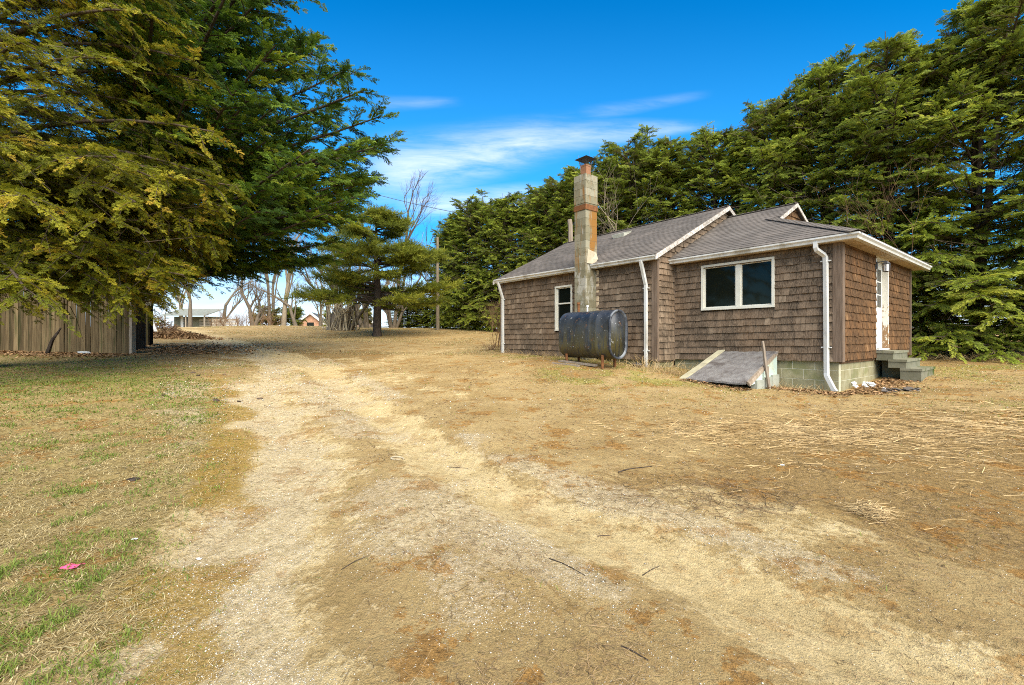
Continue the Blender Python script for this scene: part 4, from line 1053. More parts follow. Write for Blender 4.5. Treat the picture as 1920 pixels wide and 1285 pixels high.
lb.tube([(KB[0], KB[1], kz - .3), (KB[0] + .1, KB[1], kz + 5), (KB[0] + .5, KB[1] + .1, kz + 11), (KB[0] + .7, KB[1], kz + 17)], [.5, .4, .25, .03], 10)
cr.build('crown', MT['cypress'], cyp, xf=(KB[0], KB[1], kz)); lb.build('trunk', MT['barkdark'], cyp, smooth=True, xf=(KB[0], KB[1], kz))

# --- pine
rng = np.random.default_rng(79)
def needle_tuft(rng, n=16):
    V = []; Fc = []
    for i in range(n):
        b = np.array([rng.uniform(0, .75), 0, 0]); d = nrm(np.array([rng.uniform(.3, 1), rng.normal(0, .65), rng.normal(0, .5) + .1])); l = rng.uniform(.25, .42); s = nrm(np.cross(d, rng.normal(0, 1, 3))) * .028; k = len(V)
        V += [b - s * .5, b + s * .5, b + d * l * .6 + s, b + d * l]; Fc.append([k, k + 1, k + 2, k + 3])
    return np.array(V), np.array(Fc)


d = 27; PB = np.array([(707 - CX) / F * d, d]); pz = tz(*PB)
pine = empty('pine_tree', (PB[0], PB[1], pz), 'slim dark trunked pine with yellowish needles in the middle of the yard', 'pine tree')
limbs = []
for i in range(72):
    z = rng.uniform(1.9, 7.2); az = rng.uniform(0, 2 * PI); r = np.interp(z, [2, 3, 4.5, 5.8, 7.3], [4.8, 4.9, 3.9, 2.6, .7]) * rng.uniform(.5, 1.05)
    a = np.array([PB[0], PB[1], pz + z]); tip = np.array([PB[0] + r * math.cos(az), PB[1] + r * math.sin(az), pz + z + rng.uniform(-.04, .25) * r])
    limbs.append((a, tip, rng.normal(0, .1), .05))
tms = [needle_tuft(rng) for _ in range(4)]
cr, lb = crown(limbs, tms, rng, nsec=15, nfr=7, seclen=1.5, flen=.62, tint=.52, tvar=.25, sag=-.02, sdroop=.02, fdroop=-.15, t0=.35, inner=-.1, twig=1, twr=.012)
for i in range(16):
    az = rng.uniform(0, 2 * PI); r = rng.uniform(1.2, 3.6); z = pz + rng.uniform(1.5, 2.7); a = np.array([PB[0], PB[1], z])
    e = a + np.array([r * math.cos(az), r * math.sin(az), rng.uniform(-.3, .4)]); lb.tube([a, (a + e) / 2 + (0, 0, .12), e], [.05, .03, .008], 4, cap=False)
    for _ in range(4):
        p = a + (e - a) * rng.uniform(.4, 1); lb.tube([p, p + rng.normal(0, .4, 3)], [.014, .004], 3, cap=False)
lb.tube([(PB[0], PB[1], pz - .2), (PB[0], PB[1], pz + .25), (PB[0] + .03, PB[1], pz + 3), (PB[0] - .1, PB[1], pz + 5), (PB[0], PB[1], pz + 7.6)], [.34, .25, .19, .12, .03], 10)
cr.build('crown', MT['pine'], pine, xf=(PB[0], PB[1], pz)); lb.build('trunk', MT['barkdark'], pine, smooth=True, xf=(PB[0], PB[1], pz))

# --- bare trees
def branch(tr, tw, p, d, L, r, depth, rng, spread=.6, up=.15, nch=3, k0=6):
    n = 5; pts = [p]; dd = d; wob = .035 if depth >= 4 else .1
    for i in range(n - 1):
        dd = nrm(dd + rng.normal(0, wob, 3) + np.array([0, 0, up * .12])); pts.append(pts[-1] + dd * L / (n - 1))
    pts = np.array(pts); mb = tr if depth >= 3 else tw
    mb.tube(pts, np.linspace(r, r * .55, n), k0 if depth >= 3 else (4 if depth == 2 else 3), tint=rng.uniform(.2, .8), cap=False)
    if depth <= 0: return
    for c in range(nch + (1 if depth < 3 else 0)):
        t = rng.uniform(.35, 1) if c else 1.0; i = min(n - 2, int(t * (n - 1))); q = pts[i] + (pts[i + 1] - pts[i]) * (t * (n - 1) - i)
        e = rng.normal(0, 1, 3); e = nrm(e - dd * np.dot(e, dd)); nd = nrm(dd + e * spread * rng.uniform(.6, 1.3) + np.array([0, 0, up]))
        branch(tr, tw, q, nd, L * rng.uniform(.55, .82), r * (.46 if c else .7) * rng.uniform(.8, 1), depth - 1, rng, spread, up, nch, k0)


def bare_tree(px, d, stems, L, r, label, mat='barkgrey', depth=5, seed=0, spread=.5, up=.2, cat='bare tree', group='leafless trees beyond the yard', name='bare_tree', py=None):
    rng = np.random.default_rng(seed); x = (px - CX) / F * d; z = tz(x, d)
    t = empty(name, (x, d, z), label, cat, group); tr, tw = MB(), MB()
    for (dx, dy, lean, ls) in stems:
        branch(tr, tw, np.array([dx, dy, -.2]), nrm(np.array([lean[0], lean[1], 1.0])), L * ls, r * (.6 + .4 * ls), depth, rng, spread, up)
    if tr.n: tr.build('trunk', MT[mat], t, smooth=True)
    tw.build('branches' if tr.n else 'stems', MT[mat], t); return t


S1 = [(0, 0, (0, 0), 1)]
bare_tree(356, 50, S1, 3.4, .26, 'leafless tree with stout grey trunk in front of the low shed', seed=1, spread=.65)
bare_tree(340, 58, S1, 3.4, .3, 'thinner pale leafless tree rising behind the low shed roof', 'barkpale', seed=2)
bare_tree(475, 46, [(0, 0, (-.15, 0), 1), (.02, .02, (.35, 0), .9)], 2.4, .26, 'leafless fork-trunked tree standing on the rise beside the red thicket', seed=3, spread=.7)
bare_tree(506, 47, S1, 5.2, .2, 'slim straight yellowish leafless trunk left of the thick pale one', 'barkpale', seed=4, spread=.35)
bare_tree(514, 50, S1, 5.5, .2, 'slender grey leafless trunk between the yellowish and the thick pale trunk', seed=5, spread=.35)
bare_tree(531, 45, S1, 5.2, .28, 'thick pale straight leafless trunk on the rise left of the brick gable', 'barkpale', seed=6, spread=.5)
bare_tree(557, 45, [(0, 0, (-.3, 0), 1)], 2.6, .22, 'leafless tree leaning left before the brick gable', seed=7, spread=.7)
bare_tree(752, 52, [(0, 0, (.05, 0), 1)], 6.6, .34, 'tallest leafless tree, dark crown showing against the sky right of the pine top', 'bark', depth=6, seed=8, spread=.55)
bare_tree(735, 37, [(0, 0, (-.25, 0), 1), (.15, 0, (.12, .1), .9), (-.1, .1, (-.05, -.2), .8), (.25, .1, (.38, .1), .8)], 2.0, .19, 'vase-shaped clump of bare grey stems right of the pine trunk', 'barkgrey', depth=4, seed=9, spread=.35, cat='bare shrub', name='bare_shrub')
bare_tree(681, 36, [(0, 0, (-.3, 0), 1), (.3, 0, (-.12, .1), .9), (.1, .1, (.1, -.2), .7)], 2.6, .22, 'leaning bare grey stems between the netted tree and the pine', 'barkgrey', depth=4, seed=10, spread=.4, cat='bare shrub', name='bare_shrub')
bare_tree(832, 39, [(0, 0, (-.2, 0), 1), (.02, 0, (.2, .1), .9)], 3.0, .14, 'fine-twigged bare tree at the far end of the hedge behind the pole', 'barkpale', depth=5, seed=11, spread=.6)
bare_tree(600, 60, S1, 3.2, .25, 'small distant leafless tree behind the brick gable', seed=12)
bare_tree(420, 58, S1, 3.4, .28, 'distant leafless tree behind the slat fence', seed=13, spread=.6)
bare_tree(1178, 20.8, [(0, 0, (-.2, 0), 1), (.1, 0, (.2, 0), 1), (.05, .1, (0, .1), 1)], 3.2, .05, 'dead pale bramble poking above the roof right of the chimney', 'barkpale', depth=4, seed=14, spread=.8, cat='dead shrub', name='dead_shrub', group='dead shrubs in front of the hedge')
bare_tree(1650, 14.4, [(0, 0, (-.1, 0), 1), (.1, 0, (.15, 0), 1), (-.1, .1, (-.25, .1), .9)], 2.5, .026, 'thin dead brown shrub tangled in the hedge above the right roof corner', 'twigred', depth=4, seed=15, spread=.7, cat='dead shrub', name='dead_shrub', group='dead shrubs in front of the hedge')
bare_tree(1345, 18.6, [(0, 0, (-.05, 0), 1), (.03, 0, (.1, 0), .8)], 2.6, .03, 'thin dead reddish shrub against the hedge behind the larger roof peak', 'twigred', depth=4, seed=16, spread=.7, cat='dead shrub', name='dead_shrub', group='dead shrubs in front of the hedge')
bare_tree(934, 18.5, [(R.uniform(-.3, .3), R.uniform(-.3, .3), (R.uniform(-.3, .3), R.uniform(-.3, .3)), R.uniform(.7, 1)) for _ in range(7)], 1.1, .02, 'brown twiggy vine mass at the left corner of the house', 'twigred', depth=4, seed=17, spread=.8, cat='shrub', name='twiggy_shrub', group=None)
bare_tree(921, 17.0, [(R.uniform(-.2, .2), R.uniform(-.2, .2), (R.uniform(-.6, .6), R.uniform(-.5, .5)), R.uniform(.6, 1)) for _ in range(12)], .32, .012, 'low rusty brown bush on the grass left of the house corner', 'twigred', depth=2, seed=18, spread=.9, cat='shrub', name='low_bush', group=None)
for i, (px, d, n, lab) in enumerate([(405, 42, 9, 'reddish bare thicket bush nearest the slat fence'), (432, 42, 11, 'reddish bare thicket bush between the slat fence and the forked tree'), (456, 43, 11, 'reddish bare thicket bush touching the forked tree'), (500, 44, 9, 'reddish bare thicket bush right of the forked tree')]):
    bare_tree(px, d, [(R.uniform(-1, 1), R.uniform(-.5, .5), (R.uniform(-.5, .5), R.uniform(-.4, .4)), R.uniform(.6, 1)) for _ in range(n)], 1.0, .03, lab, 'twigred', depth=3, seed=30 + i, spread=.7, cat='bare shrub', name='bare_shrub', group='red bare thicket on the rise')
# netted multi-trunk tree
x = (640 - CX) / F * 32; z = tz(x, 32); rng = np.random.default_rng(50)
net = empty('netted_tree', (x, 32, z), 'broad many-trunked tree wrapped in pale hanging vines left of the pine', 'tree'); tr, tw, vn = MB(), MB(), MB()
for (dx, lean, L, r) in ((-.6, -.28, 2.6, .2), (-.15, -.05, 2.9, .24), (.2, .2, 2.7, .22), (.55, .55, 2.6, .17), (-.35, .1, 2.4, .15)):
    branch(tr, tw, np.array([dx, rng.uniform(-.3, .3), -.2]), nrm(np.array([lean, 0, 1.0])), L, r, 5, rng, .55, .12)
tr.tube([(-.1, 0, -.3), (-.1, 0, .2), (-.05, 0, .9), (0, 0, 1.5)], [1.0, .82, .68, .5], 12)
for i in range(52):
    a = rng.uniform(0, 2 * PI); r1 = rng.uniform(.7, 1.3); p = np.array([math.cos(a) * r1 * 1.1 + .1, math.sin(a) * r1 * .8, rng.uniform(1.4, 2.9)]); e = np.array([math.cos(a + rng.normal(0, .3)) * rng.uniform(.75, 1.25), math.sin(a) * .9, -.05])
    vn.tube([p, (p + e) / 2 + rng.normal(0, .15, 3) - (0, 0, .2), e], [.03, .028, .035], 4, tint=rng.random(), cap=False)
for i in range(9):
    p = np.array([rng.uniform(-1, 0), -.8, rng.uniform(1.6, 2.6)]); e = np.array([rng.uniform(.1, 1.4), -.8, rng.uniform(1.4, 2.8)]); vn.tube([p, (p + e) / 2 - (0, 0, rng.uniform(.4, 1.0)), e], .035, 4, tint=.8, cap=False)
tr.build('trunk', MT['barkgrey'], net, smooth=True); tw.build('branches', MT['barkgrey'], net); vn.build('hanging_vines', MT['vine'], net)
# yellow green shrubs beyond the rise
for i, (px, d, h, w, lab) in enumerate([(500, 49, 3.0, 1.6, 'yellow leafed shrub behind the slim straight trunks'), (546, 50, 3.0, 1.3, 'green leafed shrub left of the brick gable'), (668, 40, 1.6, 1.5, 'yellow shrub mound behind the netted tree'), (620, 62, 3.6, 1.4, 'distant conifer right of the brick gable')]):
    rng = np.random.default_rng(90 + i); x = (px - CX) / F * d; t = empty('leafy_shrub', (x, d, tz(x, d)), lab, 'shrub', 'leafy shrubs beyond the rise')
    limbs = []
    for k in range(34):
        zz = rng.uniform(.1, .8) * h; az = rng.uniform(0, 2 * PI); r = w * math.sqrt(max(.1, 1 - (zz / h) ** 2)) * rng.uniform(.6, 1); limbs.append(((0, 0, zz * .6), (r * math.cos(az), r * math.sin(az), zz + .3), rng.normal(0, .1), .02))
    cr, lb = crown(limbs, [frond(rng, 5, .4, .08, .2, .1, sub=False, fluff=.4)], rng, nsec=8, nfr=4, seclen=.8, flen=.45, tint=.5 if i != 1 else .35, twig=None)
    cr.build('crown', MT['bushyellow'] if i in (0, 2) else MT['pine'], t); lb.build('stems', MT['bark'], t)

# ------------------------------------------------------------------ fence, shed and far buildings
fb = empty('stockade_fence', (-13.4, 13.5, tz(-13.4, 13.5)), 'weathered brown board fence under the cedar at the left', 'fence'); fz = tz(-13.4, 13.5)
edges = [-11.36, -13.34, -15.4, -17.5, -19.6]
for a, b in zip(edges[:-1], edges[1:]):
    m = MB(); x = a - .01; bt = R.uniform(-.02, .03)
    while x > b + .05:
        w = min(R.uniform(.115, .15), x - b - .01); zt_ = 2.6 + bt + R.uniform(-.02, .02); z0 = tz(x, 13.5) - .05; y = 13.5 + R.uniform(-.006, .006)
        m.hexa([(x - w, y, z0), (x - .004, y, z0), (x - .004, y + .02, z0), (x - w, y + .02, z0), (x - w + .01, y, zt_), (x - .012, y, zt_), (x - .012, y + .02, zt_), (x - w + .01, y + .02, zt_)], R.random()); x -= w + R.choice([.0, .001, .001, .006])
    for zr_ in (.95, 2.1): m.box((b, 13.53, zr_), (a, 13.57, zr_ + .09))
    m.build('fence_panel', MT['fence'], fb, xf=(-13.4, 13.5, fz))
for x in edges:
    m = MB(); m.box((x - .045, 13.54 if x != edges[0] else 13.49, tz(x, 13.5) - .2), (x + .045, 13.63, 2.6), R.uniform(.6, .9)); m.build('post', MT['wood'] if x == edges[0] else MT['fence'], fb, xf=(-13.4, 13.5, fz))
d = 16.6; X = lambda px, d=d: (px - CX) / F * d; Zp = lambda py, d=d: EYE + (HY - py) / F * d
sh = empty('lean_to_shed', (X(263), d, tz(X(263), d)), 'dark open-fronted lean-to shed behind the end of the fence', 'shed'); o_ = (X(263), d, tz(X(263), d))
m = MB()
for k in range(7): m.box((X(257) + k * .075, d, Zp(573)), (X(257) + k * .075 + .072, d + .03, Zp(535) + R.uniform(-.05, .05)), R.random())
m.build('fascia_boards', MT['slat'], sh, xf=o_)
m = MB(); m.box((X(251), d + .12, o_[2] - .2), (X(275), d + .3, Zp(560))); m.build('painted_interior_shade', MT['black'], sh, xf=o_)  # solid black block standing in for the shade behind the open front
m = MB(); m.tube([(X(265), d - .03, Zp(572)), (X(265), d - .03, Zp(640)), (X(262), d - .15, Zp(646))], .055, 8); m.build('downspout', MT['white'], sh, xf=o_)
for px in (258.5, 274.5):
    m = MB(); m.box((X(px) - .035, d + .02, o_[2] - .2), (X(px) + .035, d + .1, Zp(572))); m.build('post', MT['fence'], sh, xf=o_)
m = MB(); m.box((X(244), d - .1, Zp(535)), (X(278), d + .4, Zp(532))); m.build('roof', MT['darkroof'], sh, xf=o_)
m = MB(); p = ground_at(276, 645); m.ico((p[0], p[1], tz(*p) + .05), (.14, .1, .11), .7); tag(m.build('stone', MT['stone']), 'pale angular stone at the foot of the lean-to downspout', 'stone')
m = MB(); p = ground_at(157, 664); m.ico((p[0], p[1], tz(*p) + .03), (.2, .1, .05), .7); tag(m.build('stone', MT['stone']), 'flat stone lying at the foot of the board fence', 'stone')
# brush pile and boards beside it
rng = np.random.default_rng(60); d = 22; bx, bz = X(293, d), tz(X(293, d), d); m = MB()
for i in range(420):
    a = rng.uniform(0, 2 * PI); rr_ = 1.0 * math.sqrt(rng.random()); h = 1.05 * max(0, 1 - rr_ / 1.1) ** .7 * (1.2 - .5 * math.cos(a) * rr_) * rng.random() ** .5; p = np.array([bx + rr_ * math.cos(a), d + rr_ * math.sin(a), bz + h]); dd = nrm(np.array([rng.normal(), rng.normal(), rng.normal(0, .35) - .2])); L = rng.uniform(.3, .9)
    m.tube([p - dd * L / 2, p + rng.normal(0, .05, 3), p + dd * L / 2], [.012, .01, .004], 3, tint=rng.random(), cap=False)
tag(m.build('brush_pile', MT['twigred']), 'heap of reddish brown cut brush beside the lean-to shed', 'brush pile')
for i, (a, b, lab) in enumerate([((275, 603), (292, 622), 'pale plank leaning on the brush pile, upper one'), ((272, 615), (280, 625), 'short white board under the leaning plank')]):
    m = MB(); dd = 20.5 - i * .4; m.bar((X(a[0], dd), dd + .3, Zp(a[1], dd)), (X(b[0], dd), dd, Zp(b[1], dd)), .12, .03); tag(m.build('plank', MT['white_plain']), lab, 'plank')
m = MB(); p = ground_at(88, 664); q = np.array([p[0], p[1], tz(*p)]); m.tube([q, q + (.2, -.05, .4), q + (.3, .1, .75)], [.06, .045, .02], 5); m.tube([q + (.2, -.05, .4), q + (.45, -.1, .6)], [.03, .01], 4); tag(m.build('fallen_branch', MT['barkdark']), 'short dark branch leaning against the board fence', 'branch')

# low shed far down the track
d = 55; o_ = (X(345, d), d, tz(X(345, d), d)); fs = empty('low_shed', o_, 'low grey-green roofed shed with white posts at the end of the track', 'shed')
def fb_(px0, px1, py0, py1, y0, y1, name, mat, par=None, t=.5):
    m = MB(); m.box((X(px0, d), d + y0, Zp(py1, d)), (X(px1, d), d + y1, Zp(py0, d)), t); return m.build(name, MT[mat], par or fs, xf=o_)
m = MB(); m.hexa([(X(307, d), d - .5, Zp(592.5, d)), (X(391, d), d - .5, Zp(592.5, d)), (X(391, d), d + 3, Zp(578, d)), (X(307, d), d + 3, Zp(577, d)), (X(307, d), d - .5, Zp(591, d)), (X(391, d), d - .5, Zp(591, d)), (X(389, d), d + 3, Zp(577, d)), (X(308, d), d + 3, Zp(576, d))]); m.build('roof', MT['slategrey'], fs, xf=o_)
fb_(309, 386, 593, 622, 1.5, 3, 'wall', 'darkwall'); fb_(324, 329, 593, 622, 1.3, 1.49, 'door_panel', 'white_plain'); fb_(339, 342, 593, 622, 1.3, 1.49, 'door_panel', 'white_plain'); fb_(330, 338, 596, 622, 1.42, 1.49, 'pane', 'pane')
for a in (311, 350, 385): fb_(a, a + 1.6, 592, 622, -.3, -.15, 'post', 'white_plain' if a == 311 else 'slat')
m = MB()
for k in range(8): m.box((X(359, d), d + 1.38, Zp(597 + k * 3, d)), (X(384, d), d + 1.45, Zp(599 + k * 3, d)), R.random())
m.build('slat_panel', MT['slat'], fs, xf=o_)
o_ = (X(412, d), d + .6, tz(X(412, d), d)); sf = empty('slat_fence', o_, 'brown horizontal slat fence running right from the far shed', 'fence')
m = MB()
for k in range(8): m.box((X(392, d), d + .6, Zp(598 + k * 2.5, d)), (X(440, d), d + .64, Zp(600 + k * 2.5, d)), R.random())
m.build('slat_panel', MT['slat'], sf, xf=o_)
for px in (392, 408, 424, 440):
    m = MB(); m.box((X(px, d) - .06, d + .65, o_[2] - .3), (X(px, d) + .06, d + .75, Zp(597, d))); m.build('post', MT['slat'], sf, xf=o_)


def gable_house(px0, px1, pk, pyk, pye, d, depth, rot, label, wall, white=True):
    cx = X((px0 + px1) / 2, d); w = X(px1, d) - X(px0, d); ze, zk = Zp(pye, d), Zp(pyk, d); z0 = tz(cx, d); t = empty('gabled_house', (cx, d, z0), label, 'house', rz=rot)
    m = MB(); h = w / 2; P = [(-h, 0, -1), (h, 0, -1), (h, 0, ze - z0), (0, 0, zk - z0), (-h, 0, ze - z0)]; m.add(P + [(a, depth, c) for a, _, c in P], [[0, 1, 2, 3, 4], [9, 8, 7, 6, 5], [1, 6, 7, 2], [5, 0, 4, 9]]); m.build('wall', MT[wall], t)
    m = MB(); s = (zk - ze) / h
    for sg in (-1, 1):
        a = [(0, -.3, zk - z0 + .02), (sg * (h + .4), -.3, ze - z0 - .4 * s + .02), (sg * (h + .4), depth + .3, ze - z0 - .4 * s + .02), (0, depth + .3, zk - z0 + .02)]
        m.add(a + [(x, y, z + .15) for x, y, z in a], [[0, 1, 2, 3], [7, 6, 5, 4]] + [[i, (i + 1) % 4, 4 + (i + 1) % 4, 4 + i] for i in range(4)])
    m.build('roof', MT['darkroof'], t)
    m = MB()
    for sg in (-1, 1): m.bar((0, -.36, zk - z0 + .02), (sg * (h + .4), -.36, ze - z0 - .4 * s + .02), .05, .34)
    m.build('rake_board', MT['white_plain'], t)
    m = MB(); m.box((-.5, -.04, ze - z0 - .3), (.5, .02, ze - z0 + .5)); m.build('window', MT['pane'], t)


gable_house(553, 611, 581, 587, 611, 70, 7, rad(14), 'brick gabled house with white rake boards half hidden by the rise', 'brick')
gable_house(660, 694, 677, 584, 600, 62, 6, rad(10), 'small yellowish gabled house glimpsed behind the netted tree and stems', 'board')

# ------------------------------------------------------------------ what lies on the ground
rng = np.random.default_rng(123)


def sample(n, px0, px1, d0, d1, power=1.0):
    d = d0 * (d1 / d0) ** rng.random(n); px = rng.uniform(px0, px1, n)
    return (px - CX) / F * d, d


def gz(x, y):
    near = ss(30, 12, np.hypot(x, y)); mk = masks(x, y)
    return terrain(x, y) + near * ((fnoise(x, y, .5, 3) - .5) * .05 + (fnoise(x, y, 1.9, 1) - .5) * .08) - .06 * near * ss(.5, .1, mk['dr']) - .05 * near * ss(.6, .1, mk['dL'])


def sticks(mb, P, r, tint):
    """P (N,3,3) three points each, r (N,), triangular section"""
    n = len(P); d = nrm(P[:, 2] - P[:, 0]); s = nrm(np.cross(d, np.array([.05, .03, 1.0]))); u = np.cross(s, d)
    a = np.array([0, 2.094, 4.189]); off = np.cos(a)[None, :, None] * s[:, None] + np.sin(a)[None, :, None] * u[:, None]
    rr = r[:, None] * np.array([1, .85, .5])[None]
    V = P[:, :, None] + off[:, None] * rr[..., None, None]
    f = np.array([[0, 1, 4, 3], [1, 2, 5, 4], [2, 0, 3, 5], [3, 4, 7, 6], [4, 5, 8, 7], [5, 3, 6, 8]])
    mb.add(V.reshape(-1, 3), (f[None] + (np.arange(n) * 9)[:, None, None]).reshape(-1, 4), np.repeat(tint, 9))


def blades(mb, x, y, L, w, rise, tint, az=None):
    n = len(x); z = gz(x, y); az = rng.uniform(0, 2 * PI, n) if az is None else az
    d = np.stack([np.cos(az), np.sin(az), np.zeros(n)], 1); s = np.stack([-np.sin(az), np.cos(az), np.zeros(n)], 1)
    b = np.stack([x, y, z - .004], 1); m_ = b + d * (L * .45)[:, None] + np.array([0, 0, 1.0]) * (rise)[:, None]; e = b + d * L[:, None] + np.array([0, 0, 1.0]) * (rise * rng.uniform(.3, 1.5, n))[:, None]
    W = w[:, None]
    V = np.stack([b - s * W, b + s * W, m_ + s * W * .8, m_ - s * W * .8, e], 1)
    k = (np.arange(n) * 5)[:, None]
    mb.add(V.reshape(-1, 3), np.array([[0, 1, 2, 3]]) + k, np.repeat(tint, 5)); mb.L.append((np.array([[3, 2, 4]]) + k - n * 5 + mb.n).ravel()); mb.N.append(np.full(n, 3)); mb.M.append(np.zeros(n))


# lawn at the left: dry thatch with green tufts
x, d = sample(150000, -160, 560, 1.5, 15); mk = masks(x, d)
clump = ss(.3, .6, fnoise(x, d, .16, 1) * .6 + fnoise(x, d, .6, 3) * .4)
keep = rng.random(len(x)) < np.clip(mk['lawn'] * 1.1 - .1, 0, 1) * np.interp(d, [1.5, 9, 11, 13], [1, .9, .5, .15]) * (.18 + .82 * clump); x, d = x[keep], d[keep]; n = len(x)
gn = fnoise(x, d, .13, 0) * .5 + fnoise(x, d, .5, 2) * .3 + fnoise(x, d, 2.2, 1) * .2; grn = rng.random(n) < ss(.45, .62, gn + .07 * ss(4, 7, d) + .09 * ss(5.5, 8, d) * ss(-4, -6, x)) * .8
ti = np.where(grn, rng.uniform(0, .24, n), np.clip(rng.normal(.56, .2, n), .29, .97))
mb = MB(); blades(mb, x, d, rng.uniform(.02, .085, n) * np.where(grn, .75, 1.1), np.maximum(.0016, .0006 * d) * rng.uniform(.6, 1.7, n), np.where(grn, rng.uniform(.008, .03, n), rng.uniform(.0, .016, n)), ti)
x, d = sample(60000, 100, 620, 1.5, 13); mk = masks(x, d); keep = rng.random(len(x)) < mk['edge'] * .6; x, d = x[keep], d[keep]; n = len(x)
blades(mb, x, d, rng.uniform(.015, .05, n), np.maximum(.0014, .0005 * d) * rng.uniform(.6, 1.6, n), rng.uniform(.0, .01, n), np.where(rng.random(n) < .25, rng.uniform(.1, .3, n), rng.uniform(.93, 1, n)))
tag(mb.build('lawn_grass', MT['grass']), 'dry straw coloured lawn with green tufts left of the track', 'grass', kind='stuff')
# thin grass in the yard
x, d = sample(170000, 300, 2000, 2.2, 16); mk = masks(x, d)
keep = rng.random(len(x)) < np.clip(mk['green'] * 1.5, 0, 1) * .9 + .006 * (1 - mk['sand']); x, d = x[keep], d[keep]; n = len(x)
ti = np.where(rng.random(n) < .45, rng.uniform(.1, .28, n), rng.uniform(.32, .9, n))
mb = MB(); blades(mb, x, d, rng.uniform(.03, .08, n), np.maximum(.0016, .0006 * d) * rng.uniform(.7, 1.3, n), rng.uniform(.0, .025, n), ti)
x, d = sample(45000, 380, 940, 15, 42); mk = masks(x, d); keep = rng.random(len(x)) < (1 - mk['sand']) * ss(.4, .6, fnoise(x, d, 3.0, 1)); x, d = x[keep], d[keep]; n = len(x)
blades(mb, x, d, rng.uniform(.06, .16, n), .0005 * d, rng.uniform(.0, .03, n), np.where(rng.random(n) < .2, .2, rng.uniform(.35, .9, n)))
tag(mb.build('yard_grass', MT['grass']), 'thin yellowish grass in the yard before the house and on the rise', 'grass', kind='stuff')

# pebbles and shell grit in the wheel tracks
x, d = sample(190000, -50, 1970, 1.25, 12); mk = masks(x, d)
cl = ss(.42, .62, fnoise(x, d, .35, 1))
keep = rng.random(len(x)) < np.clip(mk['gravel'] * (.15 + .85 * cl) + .035 * (1 - mk['lawn']) + .06 * cl * (1 - mk['lawn']), 0, 1) * .75; x, d = x[keep], d[keep]; n = len(x)
s = np.minimum(np.maximum(.0022, .0007 * d) * np.exp(rng.normal(0, .45, n)), .0025 * d); oc = np.array([(1, 0, 0), (0, 1, 0), (-1, 0, 0), (0, -1, 0), (0, 0, .62), (0, 0, -.62)], float)
V = oc[None] * s[:, None, None] * rng.uniform(.6, 1.35, (n, 6, 1)); a = rng.uniform(0, 6.28, n); ca, sa = np.cos(a)[:, None], np.sin(a)[:, None]
V = np.stack([V[..., 0] * ca - V[..., 1] * sa, V[..., 0] * sa + V[..., 1] * ca, V[..., 2]], -1) + np.stack([x, d, gz(x, d) + s * .25], 1)[:, None]
f = np.array([[0, 1, 4], [1, 2, 4], [2, 3, 4], [3, 0, 4], [1, 0, 5], [2, 1, 5], [3, 2, 5], [0, 3, 5]])
mb = MB(); mb.add(V.reshape(-1, 3), (f[None] + (np.arange(n) * 6)[:, None, None]).reshape(-1, 3), np.repeat(np.where(rng.random(n) < .22, rng.uniform(.8, 1, n), rng.uniform(0, .7, n)), 6))
tag(mb.build('gravel', MT['pebble'], smooth=True), 'pale pebbles and shell grit scattered along the wheel tracks', 'gravel', kind='stuff')

# brown crumbs, needles and little twigs
x, d = sample(45000, -60, 1980, 1.3, 13); mk = masks(x, d); cl = ss(.45, .65, fnoise(x, d, .5, 2))
keep = rng.random(len(x)) < np.clip(.1 + .9 * cl, 0, 1) * (1 - .8 * mk['sand']) * (1 - .7 * mk['lawn']) * .85; x, d = x[keep], d[keep]; n = len(x)
L = rng.uniform(.012, .05, n) * np.where(rng.random(n) < .04, 3.5, 1); az = rng.uniform(0, 2 * PI, n); z = gz(x, d)
D = np.stack([np.cos(az), np.sin(az), rng.uniform(-.05, .25, n)], 1) * L[:, None]; P0 = np.stack([x, d, z + .003], 1)
P = np.stack([P0, P0 + D * .5 + rng.normal(0, .08, (n, 3)) * L[:, None] + (0, 0, .002), P0 + D], 1)
mb = MB(); sticks(mb, P, np.maximum(.0009, .00042 * d) * rng.uniform(.7, 1.6, n), rng.random(n))
tag(mb.build('twig_litter', MT['twig']), 'brown needles and small twigs strewn over the bare dirt', 'twigs', kind='stuff')

# broken dry stalks on the right
def stalks(n, cx, cy, sx, sy, l0, l1, r0, ang, h=.05):
    x = rng.normal(cx, sx, n); y = rng.normal(cy, sy, n); L = rng.uniform(l0, l1, n); a = rng.normal(0, ang, n) + np.where(rng.random(n) < .5, 0, PI); z = gz(x, y) + np.abs(rng.normal(0, h, n)) * .5
    D = np.stack([np.cos(a), np.sin(a), rng.normal(0, .08, n)], 1) * L[:, None]; P0 = np.stack([x, y, z + .006], 1)
    return np.stack([P0, P0 + D * .5 + rng.normal(0, .05, (n, 3)) * L[:, None], P0 + D], 1), np.full(n, r0) * rng.uniform(.6, 1.5, n)


